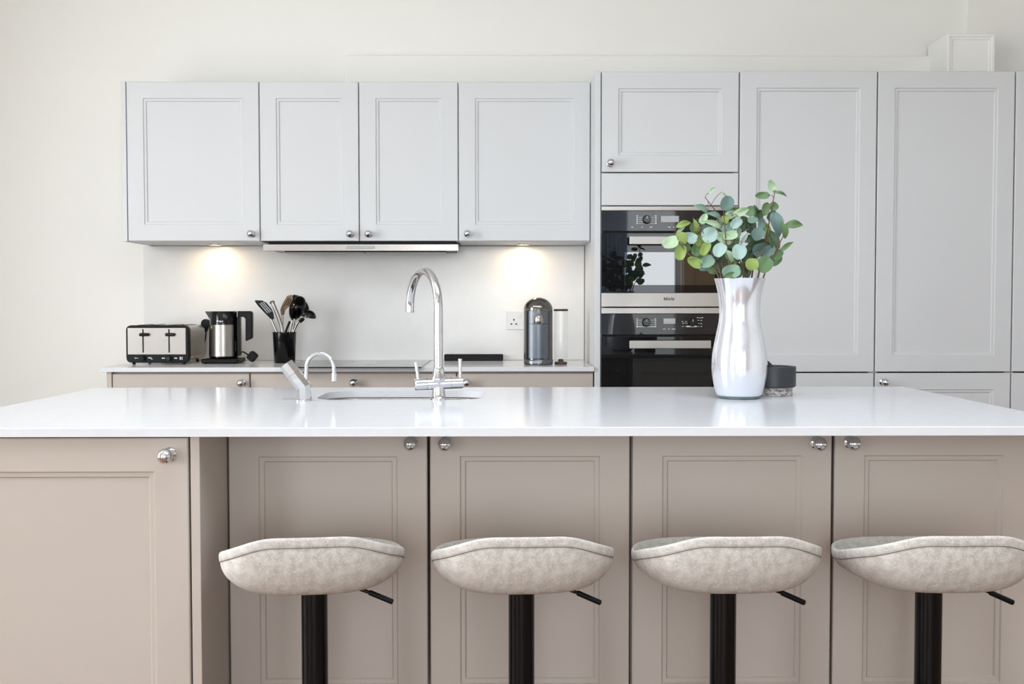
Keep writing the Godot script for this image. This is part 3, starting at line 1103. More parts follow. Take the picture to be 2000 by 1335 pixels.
func build_toaster() -> void:
	var base := at_y(306, 711.5, WORK_Y)
	var zf := base.z + 0.006
	var r := rect(246, 635, 368.5, 708, zf)
	var o := thing("toaster", "four-slice toaster with steel front and black frame beside the kettle", "toaster", Vector3((r[0] + r[2]) / 2, WORK_Y, zf - 0.13))
	var cx: float = (r[0] + r[2]) / 2
	var cy: float = (r[1] + r[3]) / 2
	var w: float = r[2] - r[0]
	var h: float = r[3] - r[1]
	var depth := 0.27
	var f := MB.new()
	f.prism(rounded(cx, cy, w, h, 0.022, 6), zf - 0.03, zf, 0.003)
	part(o, "front_frame", f, M.black_matt)
	var bd := MB.new()
	bd.prism(rounded(cx, cy + 0.003, w - 0.006, h - 0.008, 0.028, 8), zf - depth, zf - 0.0305, 0.0)
	part(o, "body", bd, M.steel)
	var sl := MB.new()
	for s in [-0.25, 0.25]:
		for q in [-0.10, 0.10]:
			sl.box(Vector3(cx + w * (s + q) - 0.012, r[3] - 0.001, zf - depth + 0.045), Vector3(cx + w * (s + q) + 0.012, r[3] + 0.0006, zf - 0.07))
	part(o, "bread_slots", sl, M.slot)
	var pr := rect(249.5, 640, 363, 692, zf)
	part(o, "front_plate", boxed(Vector3(pr[0], pr[1], zf), Vector3(pr[2], pr[3], zf + 0.002), 0.0018), M.steel, "polished steel front plate")
	for u in [279.7, 330.5]:
		var g := rect(u - 1.3, 642.5, u + 1.3, 688, zf)
		var gp := part(o, "lever_slot", boxed(Vector3(g[0], g[1], zf + 0.0021), Vector3(g[2], g[3], zf + 0.0026)), M.slot)
		var lv := rect(u - 9.5, 650, u + 9.5, 656.5, zf + 0.02)
		var lb := MB.new()
		lb.box(Vector3(lv[0], lv[1], zf + 0.004), Vector3(lv[2], lv[3], zf + 0.020), 0.0065)
		part(gp, "lever", lb, M.black)
	for u in [280.0, 330.5]:
		var kc := at_z(u, 699.5, zf)
		var kb := MB.new()
		kb.x = Transform3D(Basis(Vector3.RIGHT, PI / 2), Vector3(kc.x, kc.y, zf))
		kb.lathe([Vector2(0.0125, 0.0), Vector2(0.0125, 0.003), Vector2(0.0105, 0.005), Vector2(0.0100, 0.015), Vector2(0.0085, 0.017), Vector2(0, 0.017)], 24)
		part(o, "browning_dial", kb, M.black)
	var mk := MB.new()
	for q in [[263, 698.2, 266, 700], [266.5, 698.8, 270, 699.6], [289, 697.5, 296, 699.4], [294.5, 699.8, 298, 701.2], [316, 698, 322, 700.2], [340.5, 698, 346, 700.2], [351, 696.5, 353.5, 702], [355, 696.5, 356.5, 702]]:
		var e := rect(q[0], q[1], q[2], q[3], zf)
		mk.box(Vector3(e[0], e[1], zf), Vector3(e[2], e[3], zf + 0.0005))
	part(o, "control_markings", mk, M.print, "white printed control symbols").set_meta("kind", "stuff")
	for q in [[-0.40, -0.02], [0.40, -0.02], [-0.40, -0.235], [0.40, -0.235]]:
		var ft := MB.new()
		ft.cyl(Vector3(cx + w * q[0], WORK_Y + 0.0002, zf + q[1]), Vector3(cx + w * q[0], r[1] + 0.004, zf + q[1]), 0.007, 12)
		part(o, "foot", ft, M.black_matt)


func build_kettle() -> void:
	var base := at_y(436, 709, WORK_Y)
	var z := base.z - 0.02
	var c := at_z(437.5, 700, z)
	var S := func(w: float) -> float: return at_z(437, w, z).y
	var o := thing("kettle", "black and steel electric kettle standing on its power base", "kettle", Vector3(c.x, WORK_Y, z))
	var bs := MB.new()
	var br := rect(394.5, 699, 470, 711, z + 0.07)
	var yb := WORK_Y + 0.024
	bs.prism(rounded(c.x - 0.002, (yb + WORK_Y) / 2 + 0.001, 0.168, yb - WORK_Y - 0.004, 0.005, 3), z - 0.075, z + 0.075, 0.004)
	part(o, "power_base", bs, M.black_matt, "black power base")
	var fb := MB.new()
	for q in [-0.068, 0.066]:
		for d in [-0.06, 0.06]:
			fb.cyl(Vector3(c.x + q, WORK_Y + 0.0002, z + d), Vector3(c.x + q, WORK_Y + 0.004, z + d), 0.008, 12)
	part(o, "base_feet", fb, M.black_matt)
	var y0: float = yb + 0.0005
	var ys: float = S.call(633.5)
	var yt: float = S.call(607.5)
	var R0 := 0.0655
	var R1 := 0.0620
	var lo := MB.new()
	lo.x = Transform3D(Basis(), Vector3(c.x, 0, z))
	lo.lathe([Vector2(0, y0), Vector2(R0 - 0.003, y0), Vector2(R0 + 0.001, y0 + 0.004), Vector2(R0 + 0.001, y0 + 0.009), Vector2(0, y0 + 0.009)], 40)
	part(o, "foot_ring", lo, M.black)
	var st := MB.new()
	st.x = Transform3D(Basis(), Vector3(c.x, 0, z))
	st.lathe([Vector2(R0, y0 + 0.0092), Vector2(R1 + 0.0006, ys)], 48)
	part(o, "steel_body", st, M.steel, "brushed steel body")
	var up := MB.new()
	up.x = Transform3D(Basis(), Vector3(c.x, 0, z))
	up.lathe([Vector2(R1 - 0.004, ys), Vector2(R1 + 0.0012, ys), Vector2(R1 - 0.0004, yt - 0.003), Vector2(R1 - 0.003, yt), Vector2(0, yt)], 48)
	part(o, "lid_band", up, M.black, "glossy black top band")
	# black spines on both sides of the steel
	var spn := MB.new()
	for a in [[-0.35, 0.50], [PI - 0.52, PI + 0.35]]:
		spn.x = Transform3D(Basis(), Vector3(c.x, 0, z))
		spn.lathe([Vector2(R0 + 0.0022, y0 + 0.0092), Vector2(R1 + 0.0026, ys + 0.0005)], 10, a[0], a[1])
	var sx := rect(463.5, 619, 471, 699, z)
	spn.x = Transform3D()
	spn.box(Vector3(sx[0], y0 + 0.010, z - 0.012), Vector3(sx[2], sx[3], z + 0.012), 0.003)
	part(o, "side_spines", spn, M.black)
	var sp := MB.new()
	var tip := at_z(402, 607, z)
	var lowp := at_z(410.5, 623, z)
	sp.prism(PackedVector2Array([Vector2(tip.x, yt - 0.0005), Vector2(tip.x + 0.002, yt - 0.004), Vector2(lowp.x + 0.002, lowp.y), Vector2(c.x - 0.052, lowp.y - 0.005), Vector2(c.x - 0.052, yt - 0.0005)]), z - 0.016, z + 0.016, 0.002)
	part(o, "spout", sp, M.black)
	var hd := MB.new()
	var H := func(u: float, w: float) -> Vector2: return Vector2(at_z(u, w, z).x, at_z(u, w, z).y)
	hd.prism(PackedVector2Array([H.call(465, 607.2), H.call(489, 607.2), H.call(492.5, 609), H.call(493.5, 612), H.call(493.5, 657.5), H.call(492, 660.5), H.call(481.5, 665.5), H.call(480.5, 663.5), H.call(480.5, 623), H.call(478.5, 619.5), H.call(475.5, 618.5), H.call(465, 619)]), z - 0.013, z + 0.013, 0.003)
	part(o, "handle", hd, M.black_matt)
	var mk := MB.new()
	var fy: float = z + R1 + 0.0005
	for q in [[424.5, 626.0, 436.0, 627.4], [423.0, 625.0, 425.8, 628.4], [429, 628, 432.5, 629.2]]:
		var e := rect(q[0], q[1], q[2], q[3], fy)
		var off: float = (e[0] + e[2]) / 2 - c.x
		var zz := z + sqrt(maxf(0.0, R1 * R1 - off * off)) + 0.0002
		mk.box(Vector3(e[0], e[1], zz - 0.001), Vector3(e[2], e[3], zz + 0.0012))
	part(o, "emblem", mk, M.print, "small white emblem")

	# plug lying on the counter with its flex, and a plug in the wall behind the toaster
	var pb := at_y(491, 708, WORK_Y)
	var zp := pb.z + 0.01
	var p := thing("mains_plug", "black three-pin plug lying on the counter right of the kettle", "plug", Vector3(pb.x, WORK_Y, zp))
	var pm := MB.new()
	var pc := at_z(493, 697.5, zp)
	pm.x = Transform3D(Basis(Vector3.BACK, deg_to_rad(-38)), Vector3(pc.x, maxf(pc.y, WORK_Y + 0.030), zp))
	pm.prism(rounded(0, 0, 0.040, 0.044, 0.010, 5), -0.012, 0.012, 0.004)
	part(p, "plug_body", pm, M.black_matt)
	var fx := MB.new()
	var a1 := at_z(484.5, 692.5, zp - 0.004)
	fx.tube(smooth_path([a1 + Vector3(0.012, -0.006, 0), a1, at_z(473.5, 686.5, zp - 0.03), at_z(462, 690, zp - 0.09), Vector3(c.x + 0.02, WORK_Y + 0.008, z - 0.10)]), 0.0032, 10)
	part(p, "flex", fx, M.black_matt)
	var wz := WALL_Z + 0.0205
	var wc := at_z(400.5, 631.5, wz + 0.03)
	var q := thing("wall_plug", "round black plug on the splashback between toaster and kettle", "plug", Vector3(wc.x, wc.y, wz))
	var wm := MB.new()
	wm.x = Transform3D(Basis(), Vector3(wc.x, wc.y, 0))
	var outline := PackedVector2Array()
	for i in 17:
		var t := -0.30 + (PI + 0.60) * i / 16.0
		outline.append(Vector2(0.0215 * cos(t), 0.0215 * sin(t)))
	outline.append(Vector2(-0.008, -0.026))
	outline.append(Vector2(-0.005, -0.040))
	outline.append(Vector2(0.003, -0.040))
	outline.append(Vector2(0.009, -0.026))
	wm.prism(outline, wz, wz + 0.030, 0.004)
	part(q, "plug_body", wm, M.black_matt)
	var wf := MB.new()
	wf.tube(smooth_path([Vector3(wc.x - 0.001, wc.y - 0.038, wz + 0.014), Vector3(wc.x - 0.002, wc.y - 0.06, wz + 0.014), Vector3(wc.x - 0.015, wc.y - 0.11, wz + 0.012), Vector3(wc.x - 0.05, WORK_Y + 0.006, wz + 0.010)]), 0.0032, 10)
	part(q, "flex", wf, M.black_matt)


func build_utensils() -> void:
	var base := at_y(556.5, 709, WORK_Y)
	var z := base.z - 0.035
	var c := at_z(556, 700, z)
	var yt: float = at_z(556, 648, z).y
	var o := thing("utensil_pot", "tapered glossy black utensil pot beside the hob", "pot", Vector3(c.x, WORK_Y, z))
	var b := MB.new()
	b.x = Transform3D(Basis(), Vector3(c.x, 0, z))
	var y0 := WORK_Y + 0.0003
	b.lathe([Vector2(0, y0), Vector2(0.047, y0), Vector2(0.0485, y0 + 0.002), Vector2(0.0545, yt - 0.003), Vector2(0.0565, yt - 0.002), Vector2(0.0565, yt), Vector2(0.0525, yt), Vector2(0.0465, y0 + 0.006), Vector2(0, y0 + 0.006)], 48)
	part(o, "pot_body", b, M.black)
	var P := func(u: float, w: float, dz: float) -> Vector3: return at_z(u, w, z + dz)
	var foot := func(dx: float, dz: float) -> Vector3: return Vector3(c.x + dx, y0 + 0.012, z + dz)
	# slotted turner, left
	var t := thing("slotted_turner", "black slotted turner leaning left in the utensil pot", "turner", foot.call(0.02, 0.022))
	var hd := MB.new()
	hd.tube([foot.call(0.02, 0.022), P.call(540, 648, 0.020), P.call(529.5, 623, 0.016)], [0.005, 0.006, 0.0055], 12)
	part(t, "handle", hd, M.steel)
	blade(t, [[532, 624], [528, 622], [517, 611], [504, 597], [497.5, 588], [499, 586], [512, 586.5], [520, 591], [530, 603], [534, 612], [535, 622]], z + 0.022, 0.005, M.black_matt, [[[510, 590], [527, 610]], [[507, 592], [523, 611]], [[514, 589.5], [530, 608]]])
	# steel handle with a ring end
	t = thing("ring_end_utensil", "steel utensil handle with a ring end, standing in the pot", "utensil", foot.call(0.012, 0.034))
	hd = MB.new()
	hd.tube(smooth_path([foot.call(0.012, 0.034), P.call(552, 648, 0.038), P.call(545, 622, 0.042), P.call(536, 600, 0.046), P.call(533, 592, 0.046)]), 0.0085, 14)
	part(t, "handle", hd, M.steel)
	var rg := MB.new()
	var rc: Vector3 = P.call(531.5, 590, 0.046)
	rg.tube(arc(rc, Vector3(0.0085, 0.003, 0), Vector3(-0.001, 0.004, 0.006), 0, TAU, 20), 0.0025, 8, false)
	part(t, "hanging_ring", rg, M.black)
	# slotted spatula with bronze sheen
	t = thing("slotted_spatula", "bronze-toned slotted spatula at the back of the utensil pot", "spatula", foot.call(-0.01, -0.027))
	hd = MB.new()
	hd.tube([foot.call(-0.01, -0.027), P.call(551, 648, -0.03), P.call(551.5, 616, -0.032)], 0.0055, 12)
	part(t, "handle", hd, M.steel)
	blade(t, [[549, 616], [547, 605], [553, 590], [561, 577.5], [569, 575.5], [572.5, 578], [571, 597], [566, 597.5], [557, 605], [554.5, 615]], z - 0.03, 0.004, M.bronze, [[[555, 598], [563.5, 581]], [[559.5, 597], [566.5, 582]], [[563, 596], [569, 584]]])
	# small pairing handle
	t = thing("short_utensil", "short dark utensil handle just above the pot's rim", "utensil", foot.call(-0.02, -0.006))
	hd = MB.new()
	hd.tube([foot.call(-0.02, -0.006), P.call(557, 650, -0.006), P.call(566, 627, -0.006)], 0.0052, 12)
	part(t, "handle", hd, M.black_matt)
	# serving spoon, upright dark bowl
	t = thing("serving_spoon", "large black serving spoon with an upright oval bowl", "spoon", foot.call(-0.022, -0.018))
	hd = MB.new()
	hd.tube([foot.call(-0.022, -0.018), P.call(571, 648, -0.018), P.call(575, 622, -0.018)], 0.0055, 12)
	part(t, "handle", hd, M.steel)
	var sb := MB.new()
	var k0: Vector3 = P.call(581, 600, -0.022)
	sb.x = Transform3D(Basis(Vector3.BACK, deg_to_rad(-22)) * Basis.from_scale(Vector3(0.037, 0.056, 0.018)), k0)
	bowl(sb)
	part(t, "spoon_bowl", sb, M.black)
	# spaghetti server / fan turner behind
	t = thing("fan_turner", "wide black fan-shaped turner behind the serving spoon", "turner", foot.call(0.008, -0.034))
	hd = MB.new()
	hd.tube([foot.call(0.008, -0.034), P.call(566, 648, -0.042), P.call(573, 618, -0.045)], 0.0055, 12)
	part(t, "handle", hd, M.steel)
	blade(t, [[573, 620], [570.5, 610], [569.5, 592], [570, 578], [574, 575], [583, 577], [592, 584], [599, 591], [602.5, 598], [604, 607], [600, 612], [588, 612], [578, 620]], z - 0.045, 0.004, M.black_matt, [])
	# ladle, right
	t = thing("ladle", "black ladle with its round bowl tipped to the right", "ladle", foot.call(-0.015, 0.007))
	hd = MB.new()
	hd.tube(smooth_path([foot.call(-0.015, 0.007), P.call(573, 648, 0.008), P.call(582, 630, 0.014), P.call(589, 622, 0.02)]), 0.0052, 12)
	part(t, "handle", hd, M.steel)
	var lb := MB.new()
	lb.x = Transform3D(Basis(Vector3.BACK, deg_to_rad(170)) * Basis(Vector3.RIGHT, deg_to_rad(-6)) * Basis.from_scale(Vector3(0.034, 0.033, 0.034)), P.call(603, 619, 0.02))
	var pr: Array = []
	for i in 10:
		var a := PI / 2 * i / 9.0
		pr.append(Vector2(sin(a), -cos(a)))
	pr.append(Vector2(0.93, 0.0))
	for i in 10:
		var a := PI / 2 * (9 - i) / 9.0
		pr.append(Vector2(0.93 * sin(a), -0.93 * cos(a)))
	lb.lathe(pr, 32)
	part(t, "ladle_bowl", lb, M.black)
	var nk := MB.new()
	nk.tube([P.call(585, 628, 0.02), P.call(589.5, 624, 0.02), P.call(594, 622, 0.02)], [0.008, 0.010, 0.006], 12)
	part(t, "ladle_neck", nk, M.black_matt)

func bowl(b: MB) -> void:
	# a unit spoon bowl: its hollow faces -z, its back +z
	var rows: Array = []
	for i in 9:
		var row: Array = []
		var r := sin(PI / 2 * i / 8.0)
		var d := cos(PI / 2 * i / 8.0)
		for k in 28:
			var t := TAU * k / 28
			row.append(Vector3(r * cos(t), r * sin(t) - (0.18 * (1.0 - absf(cos(t))) * r if sin(t) < 0.0 else 0.0), d))
		rows.append(row)
	b.skin(rows, true, true)
	var inner: Array = []
	for row in rows:
		var r2: Array = []
		for p in row:
			r2.append(p * Vector3(0.96, 0.96, 0.85))
		inner.append(r2)
	b.skin(inner, true, false)
	b.skin([rows[-1], inner[-1]], true, false)

func blade(t: Node3D, outline: Array, z: float, thick: float, m: Material, slots: Array) -> void:
	var p := PackedVector2Array()
	for q in outline:
		var w := at_z(q[0], q[1], z)
		p.append(Vector2(w.x, w.y))
	var b := MB.new()
	b.prism(p, z - thick, z, 0.001)
	var bl := part(t, "blade", b, m)
	if slots:
		var s := MB.new()
		for q in slots:
			var a := at_z(q[0][0], q[0][1], z)
			var c := at_z(q[1][0], q[1][1], z)
			var d := (c - a).normalized()
			var nn := Vector3(-d.y, d.x, 0) * 0.0019
			s.prism(PackedVector2Array([Vector2(a.x - nn.x, a.y - nn.y), Vector2(c.x - nn.x, c.y - nn.y), Vector2(c.x + nn.x, c.y + nn.y), Vector2(a.x + nn.x, a.y + nn.y)]), z - thick - 0.0004, z + 0.0004)
		part(bl, "slots", s, M.slot if m == M.bronze else M.lcd)


func build_coffee_machine() -> void:
	var base := at_y(1051.5, 713, WORK_Y)
	var R := 0.0655
	var z := base.z - R
	var c := at_z(1051.5, 700, z + R * 0.3)
	var Y := func(w: float) -> float: return at_z(1051.5, w, z + R).y
	var yt: float = at_z(1051.5, 580.5, z).y
	var y0 := WORK_Y + 0.0003
	var o := thing("coffee_machine", "domed dark grey capsule coffee machine on the back counter", "coffee machine", Vector3(c.x, WORK_Y, z))
	var ys: float = Y.call(605.5)
	var b := MB.new()
	b.x = Transform3D(Basis(), Vector3(c.x, 0, z))
	b.lathe([Vector2(0, y0), Vector2(R - 0.003, y0), Vector2(R, y0 + 0.003), Vector2(R, ys - 0.001), Vector2(R - 0.002, ys - 0.0005)], 56)
	part(o, "body", b, M.titanium)
	var dm := MB.new()
	dm.x = Transform3D(Basis(), Vector3(c.x, 0, z))
	var pr: Array = [Vector2(R - 0.002, ys + 0.0005), Vector2(R, ys + 0.001)]
	for i in range(1, 13):
		var t := PI / 2 * i / 12.0
		pr.append(Vector2(R * cos(t), ys + 0.001 + (yt - ys - 0.001) * sin(t)))
	dm.lathe(pr, 56)
	part(o, "domed_lid", dm, M.titanium, "glossy domed lid")
	var lh := MB.new()
	var e := rect(1041, 596.5, 1057.5, 599.5, z + R)
	lh.box(Vector3(e[0], e[1], z + R * 0.86), Vector3(e[2], e[3], z + R * 0.99), 0.002)
	part(o, "lid_button", lh, M.steel)
	# front shield: a curved plate, dark slits at its sides
	var fs := MB.new()
	fs.x = Transform3D(Basis(), Vector3(c.x, 0, z))
	fs.lathe([Vector2(R, y0 + 0.030), Vector2(R + 0.003, y0 + 0.031), Vector2(R + 0.003, ys - 0.004), Vector2(R, ys - 0.003)], 24, PI / 2 - 0.72, PI / 2 + 0.72)
	part(o, "front_shield", fs, M.anthracite_soft)
	var sl := MB.new()
	sl.x = Transform3D(Basis(), Vector3(c.x, 0, z))
	for a in [[PI / 2 + 0.735, PI / 2 + 0.86], [PI / 2 - 0.80, PI / 2 - 0.735]]:
		sl.lathe([Vector2(R, y0 + 0.024), Vector2(R + 0.0012, y0 + 0.0245), Vector2(R + 0.0012, ys - 0.003), Vector2(R, ys - 0.0025)], 6, a[0], a[1])
	part(o, "side_slits", sl, M.slot)
	# spout head
	var sp := MB.new()
	var yl: float = Y.call(632)
	var yh: float = Y.call(609)
	sp.x = Transform3D(Basis(), Vector3(c.x, 0, z + R - 0.012))
	var hp: Array = [Vector2(0, yl), Vector2(0.0235, yl), Vector2(0.0245, yl + 0.002)]
	for i in 9:
		var t := PI / 2 * i / 8.0
		hp.append(Vector2(0.0245 * cos(t), yl + 0.018 + (yh - yl - 0.018) * sin(t)))
	sp.lathe(hp, 32)
	part(o, "spout_head", sp, M.steel)
	var rg := MB.new()
	rg.x = Transform3D(Basis(), Vector3(c.x, 0, z))
	rg.lathe([Vector2(R, Y.call(632.6)), Vector2(R + 0.0036, Y.call(632.4)), Vector2(R + 0.0036, Y.call(631.6)), Vector2(R, Y.call(631.4))], 20, PI / 2 - 0.7, PI / 2 + 0.7)
	part(o, "shield_seam", rg, M.slot)
	# foot band with lettering
	var fb := MB.new()
	fb.x = Transform3D(Basis(), Vector3(c.x, 0, z))
	fb.lathe([Vector2(R, y0 + 0.006), Vector2(R + 0.006, y0 + 0.007), Vector2(R + 0.006, y0 + 0.022), Vector2(R + 0.004, y0 + 0.0245), Vector2(R, y0 + 0.025)], 40, PI / 2 - 1.15, PI / 2 + 1.15)
	var fp := part(o, "foot_band", fb, M.anthracite)
	letters(fp, "KRUPS", Vector3(c.x - 0.005, y0 + 0.0145, z + R + 0.0064), 0.0088, M.print, true)
	# clear water tank at its right side
	var tl: float = at_z(1080.5, 655, z - 0.01).x
	var tr: float = at_z(1109.5, 655, z - 0.01).x
	var ty: float = at_z(1095, 606, z - 0.01).y
	var tc := (tl + tr) / 2 + 0.001
	var tw := (tr - tl) / 2 - 0.001
	var tk := MB.new()
	tk.x = Transform3D(Basis(), Vector3(tc, 0, z - 0.012))
	tk.lathe([Vector2(tw - 0.003, y0 + 0.026), Vector2(tw - 0.002, ty - 0.003)], 36)
	var wt := part(o, "water_tank", tk, M.clear, "clear plastic water tank")
	var tlid := MB.new()
	tlid.x = Transform3D(Basis(), Vector3(tc, 0, z - 0.012))
	tlid.lathe([Vector2(0, ty - 0.003), Vector2(tw - 0.0025, ty - 0.003), Vector2(tw, ty - 0.001), Vector2(tw, ty + 0.005), Vector2(tw - 0.003, ty + 0.007), Vector2(0, ty + 0.007)], 36)
	part(wt, "tank_lid", tlid, M.brown)
	var tb := MB.new()
	tb.x = Transform3D(Basis(), Vector3(tc, 0, z - 0.012))
	tb.lathe([Vector2(0, y0), Vector2(tw - 0.006, y0), Vector2(tw - 0.004, y0 + 0.003), Vector2(tw - 0.004, y0 + 0.010), Vector2(0.012, y0 + 0.014), Vector2(0.010, y0 + 0.024), Vector2(0, y0 + 0.0245)], 36)
	part(wt, "tank_foot", tb, M.brown)

	# double wall socket behind it
	var wz := WALL_Z + 0.0203
	var s := rect(989.5, 607, 1053, 643.5, wz)
	var k := thing("wall_socket", "white double wall socket on the splashback beside the coffee machine", "socket", Vector3((s[0] + s[2]) / 2, s[1], wz))
	part(k, "plate", boxed(Vector3(s[0], s[1], wz), Vector3(s[2], s[3], wz + 0.008), 0.003), M.socket)
	var hz := wz + 0.0081
	for dx in [0.0, 35.0]:
		var hb := MB.new()
		for q in [[1002.8, 622.2, 1005.0, 626.0], [997.0, 631.2, 1000.6, 633.6], [1006.4, 631.2, 1010.0, 633.6]]:
			var w := rect(q[0] + dx, q[1], q[2] + dx, q[3], hz)
			hb.box(Vector3(w[0], w[1], hz), Vector3(w[2], w[3], hz + 0.0004))
		part(k, "pin_holes", hb, M.slot)
		var sw := rect(1013 + dx * 0.5, 613, 1017 + dx * 0.5, 620.5, hz)
		part(k, "switch", boxed(Vector3(sw[0], sw[1], hz), Vector3(sw[2], sw[3], hz + 0.004), 0.0012), M.socket)

	# low black box against the splashback
	var bz := WALL_Z + 0.085
	var r := rect(867.5, 692, 982.5, 711, bz)
	var lb := thing("low_black_box", "low black rectangular box lying on the counter behind the mixer tap", "box", Vector3((r[0] + r[2]) / 2, WORK_Y, bz - 0.03))
	var bm := MB.new()
	bm.prism(rounded((r[0] + r[2]) / 2, WORK_Y + 0.0004 + (r[3] - WORK_Y) / 2, r[2] - r[0], r[3] - WORK_Y - 0.0004, 0.004, 3), bz - 0.055, bz, 0.002)
	part(lb, "box_body", bm, M.black_matt)
	part(lb, "box_lid_line", boxed(Vector3(r[0] + 0.002, r[3] - 0.0135, bz), Vector3(r[2] - 0.002, r[3] - 0.0125, bz + 0.0005)), M.slot)


func build_vase() -> void:
	var base := at_y(1443.5, 777, WORK_Y)
	var z := base.z
	var o := thing("silver_vase", "tall curvy silvered glass vase holding eucalyptus stems", "vase", base)
	var sc := (CAM.z - z) / FOC
	var b := MB.new()
	b.x = Transform3D(Basis(), Vector3(base.x, 0, z))
	var Y := func(w: float) -> float: return at_z(1443.5, w, z).y
	var outer: Array = []
	for q in [[771.0, 42.0], [768.5, 44.2], [762, 46.6], [752, 49.3], [742, 51.4], [731, 53.2], [718, 54.0], [706, 53.8], [694, 52.9], [682, 51.2], [668, 48.8], [655, 46.0], [642, 43.0], [628, 40.4], [615, 39.2], [602, 39.2], [588, 40.2], [572, 42.4], [558, 45.6], [549, 48.0], [543.5, 49.6]]:
		outer.append(Vector2(q[1] * sc, Y.call(q[0])))
	var pr: Array = outer.duplicate()
	for i in range(outer.size() - 1, -1, -1):
		pr.append(outer[i] + Vector2(-0.0045, 0.0 if i > 0 else 0.004))
	pr.append(Vector2(0, pr[-1].y))
	pr.push_front(Vector2(0, outer[0].y))
	b.lathe(pr, 72)
	part(o, "vase_body", b, M.silver_glass, "silvered white glass")
	var f := MB.new()
	f.x = Transform3D(Basis(), Vector3(base.x, 0, z))
	var yb := WORK_Y + 0.0004
	f.lathe([Vector2(0, yb), Vector2(36.5 * sc, yb), Vector2(39.0 * sc, yb + 0.003), Vector2(41.8 * sc, outer[0].y - 0.0004), Vector2(0, outer[0].y - 0.0004)], 64)
	part(o, "glass_foot", f, M.aqua, "clear aqua glass foot")
	build_eucalyptus(base.x, z, Y.call(543.5))

	# granite mortar on a marble block, pestle inside
	var mb := at_y(1508, 771, WORK_Y)
	var mz := mb.z
	var ms := (CAM.z - mz) / FOC
	var MY := func(w: float) -> float: return at_z(1508, w, mz).y
	var mo := thing("mortar", "dark granite mortar on a marble block behind the vase", "mortar", mb)
	var mm := MB.new()
	mm.x = Transform3D(Basis(), Vector3(mb.x, 0, mz))
	var y1: float = MY.call(754.5)
	var y2: float = MY.call(714.5)
	mm.lathe([Vector2(0, y1), Vector2(42.5 * ms, y1), Vector2(45 * ms, y1 + 0.003), Vector2(45.3 * ms, y2 - 0.003), Vector2(44.5 * ms, y2), Vector2(38 * ms, y2), Vector2(36.5 * ms, y2 - 0.005), Vector2(30 * ms, y1 + 0.018), Vector2(0, y1 + 0.012)], 56)
	part(mo, "bowl", mm, M.granite)
	var mk := MB.new()
	mk.x = Transform3D(Basis(), Vector3(mb.x, 0, mz))
	mk.lathe([Vector2(0, WORK_Y + 0.0003), Vector2(38 * ms, WORK_Y + 0.0003), Vector2(39 * ms, WORK_Y + 0.002), Vector2(39 * ms, y1 - 0.0003), Vector2(0, y1 - 0.0003)], 48)
	part(mo, "marble_base", mk, M.marble, "white marble base with dark veins")
	var pe := thing("pestle", "dark granite pestle resting in the mortar", "pestle", Vector3(mb.x, y1 + 0.02, mz))
	var pm := MB.new()
	pm.tube(smooth_path([Vector3(mb.x + 0.028, y1 + 0.030, mz), Vector3(mb.x + 0.012, y1 + 0.040, mz), at_z(1500, 712.5, mz), at_z(1489, 704, mz)]), [0.008, 0.013, 0.014, 0.014, 0.013, 0.012, 0.011, 0.010, 0.010, 0.010, 0.010, 0.010, 0.010, 0.010, 0.010, 0.010, 0.010, 0.009, 0.007], 16)
	part(pe, "shaft", pm, M.granite)


func leaf_mesh(kind: int) -> ArrayMesh:
	# unit leaf: base at 0, tip at y = 1, widest x = 0.5; a soft fold along the rib and a curl
	var b := MB.new()
	var rows: Array = []
	var N := 11
	for i in N:
		var t := float(i) / (N - 1)
		var wv := 0.0
		if kind == 0:
			wv = sqrt(maxf(0.0, 1.0 - pow(2.0 * t - 1.0, 2.0)))
		elif kind == 1:
			wv = sqrt(maxf(0.0, 1.0 - pow(2.0 * pow(t, 0.85) - 1.0, 2.0)))
		else:
			wv = pow(sin(PI * pow(t, 0.8)), 0.9)
		var row: Array = []
		for j in 7:
			var s := (j - 3) / 3.0
			var bend: float = [0.10, -0.12, 0.16][kind]
			row.append(Vector3(0.5 * wv * s, t, 0.10 * absf(s) * wv - 0.05 + bend * sin(PI * t) + 0.025 * sin(7.0 * t + 3.0 * s)))
		rows.append(row)
	b.skin(rows, false)
	return b.mesh()

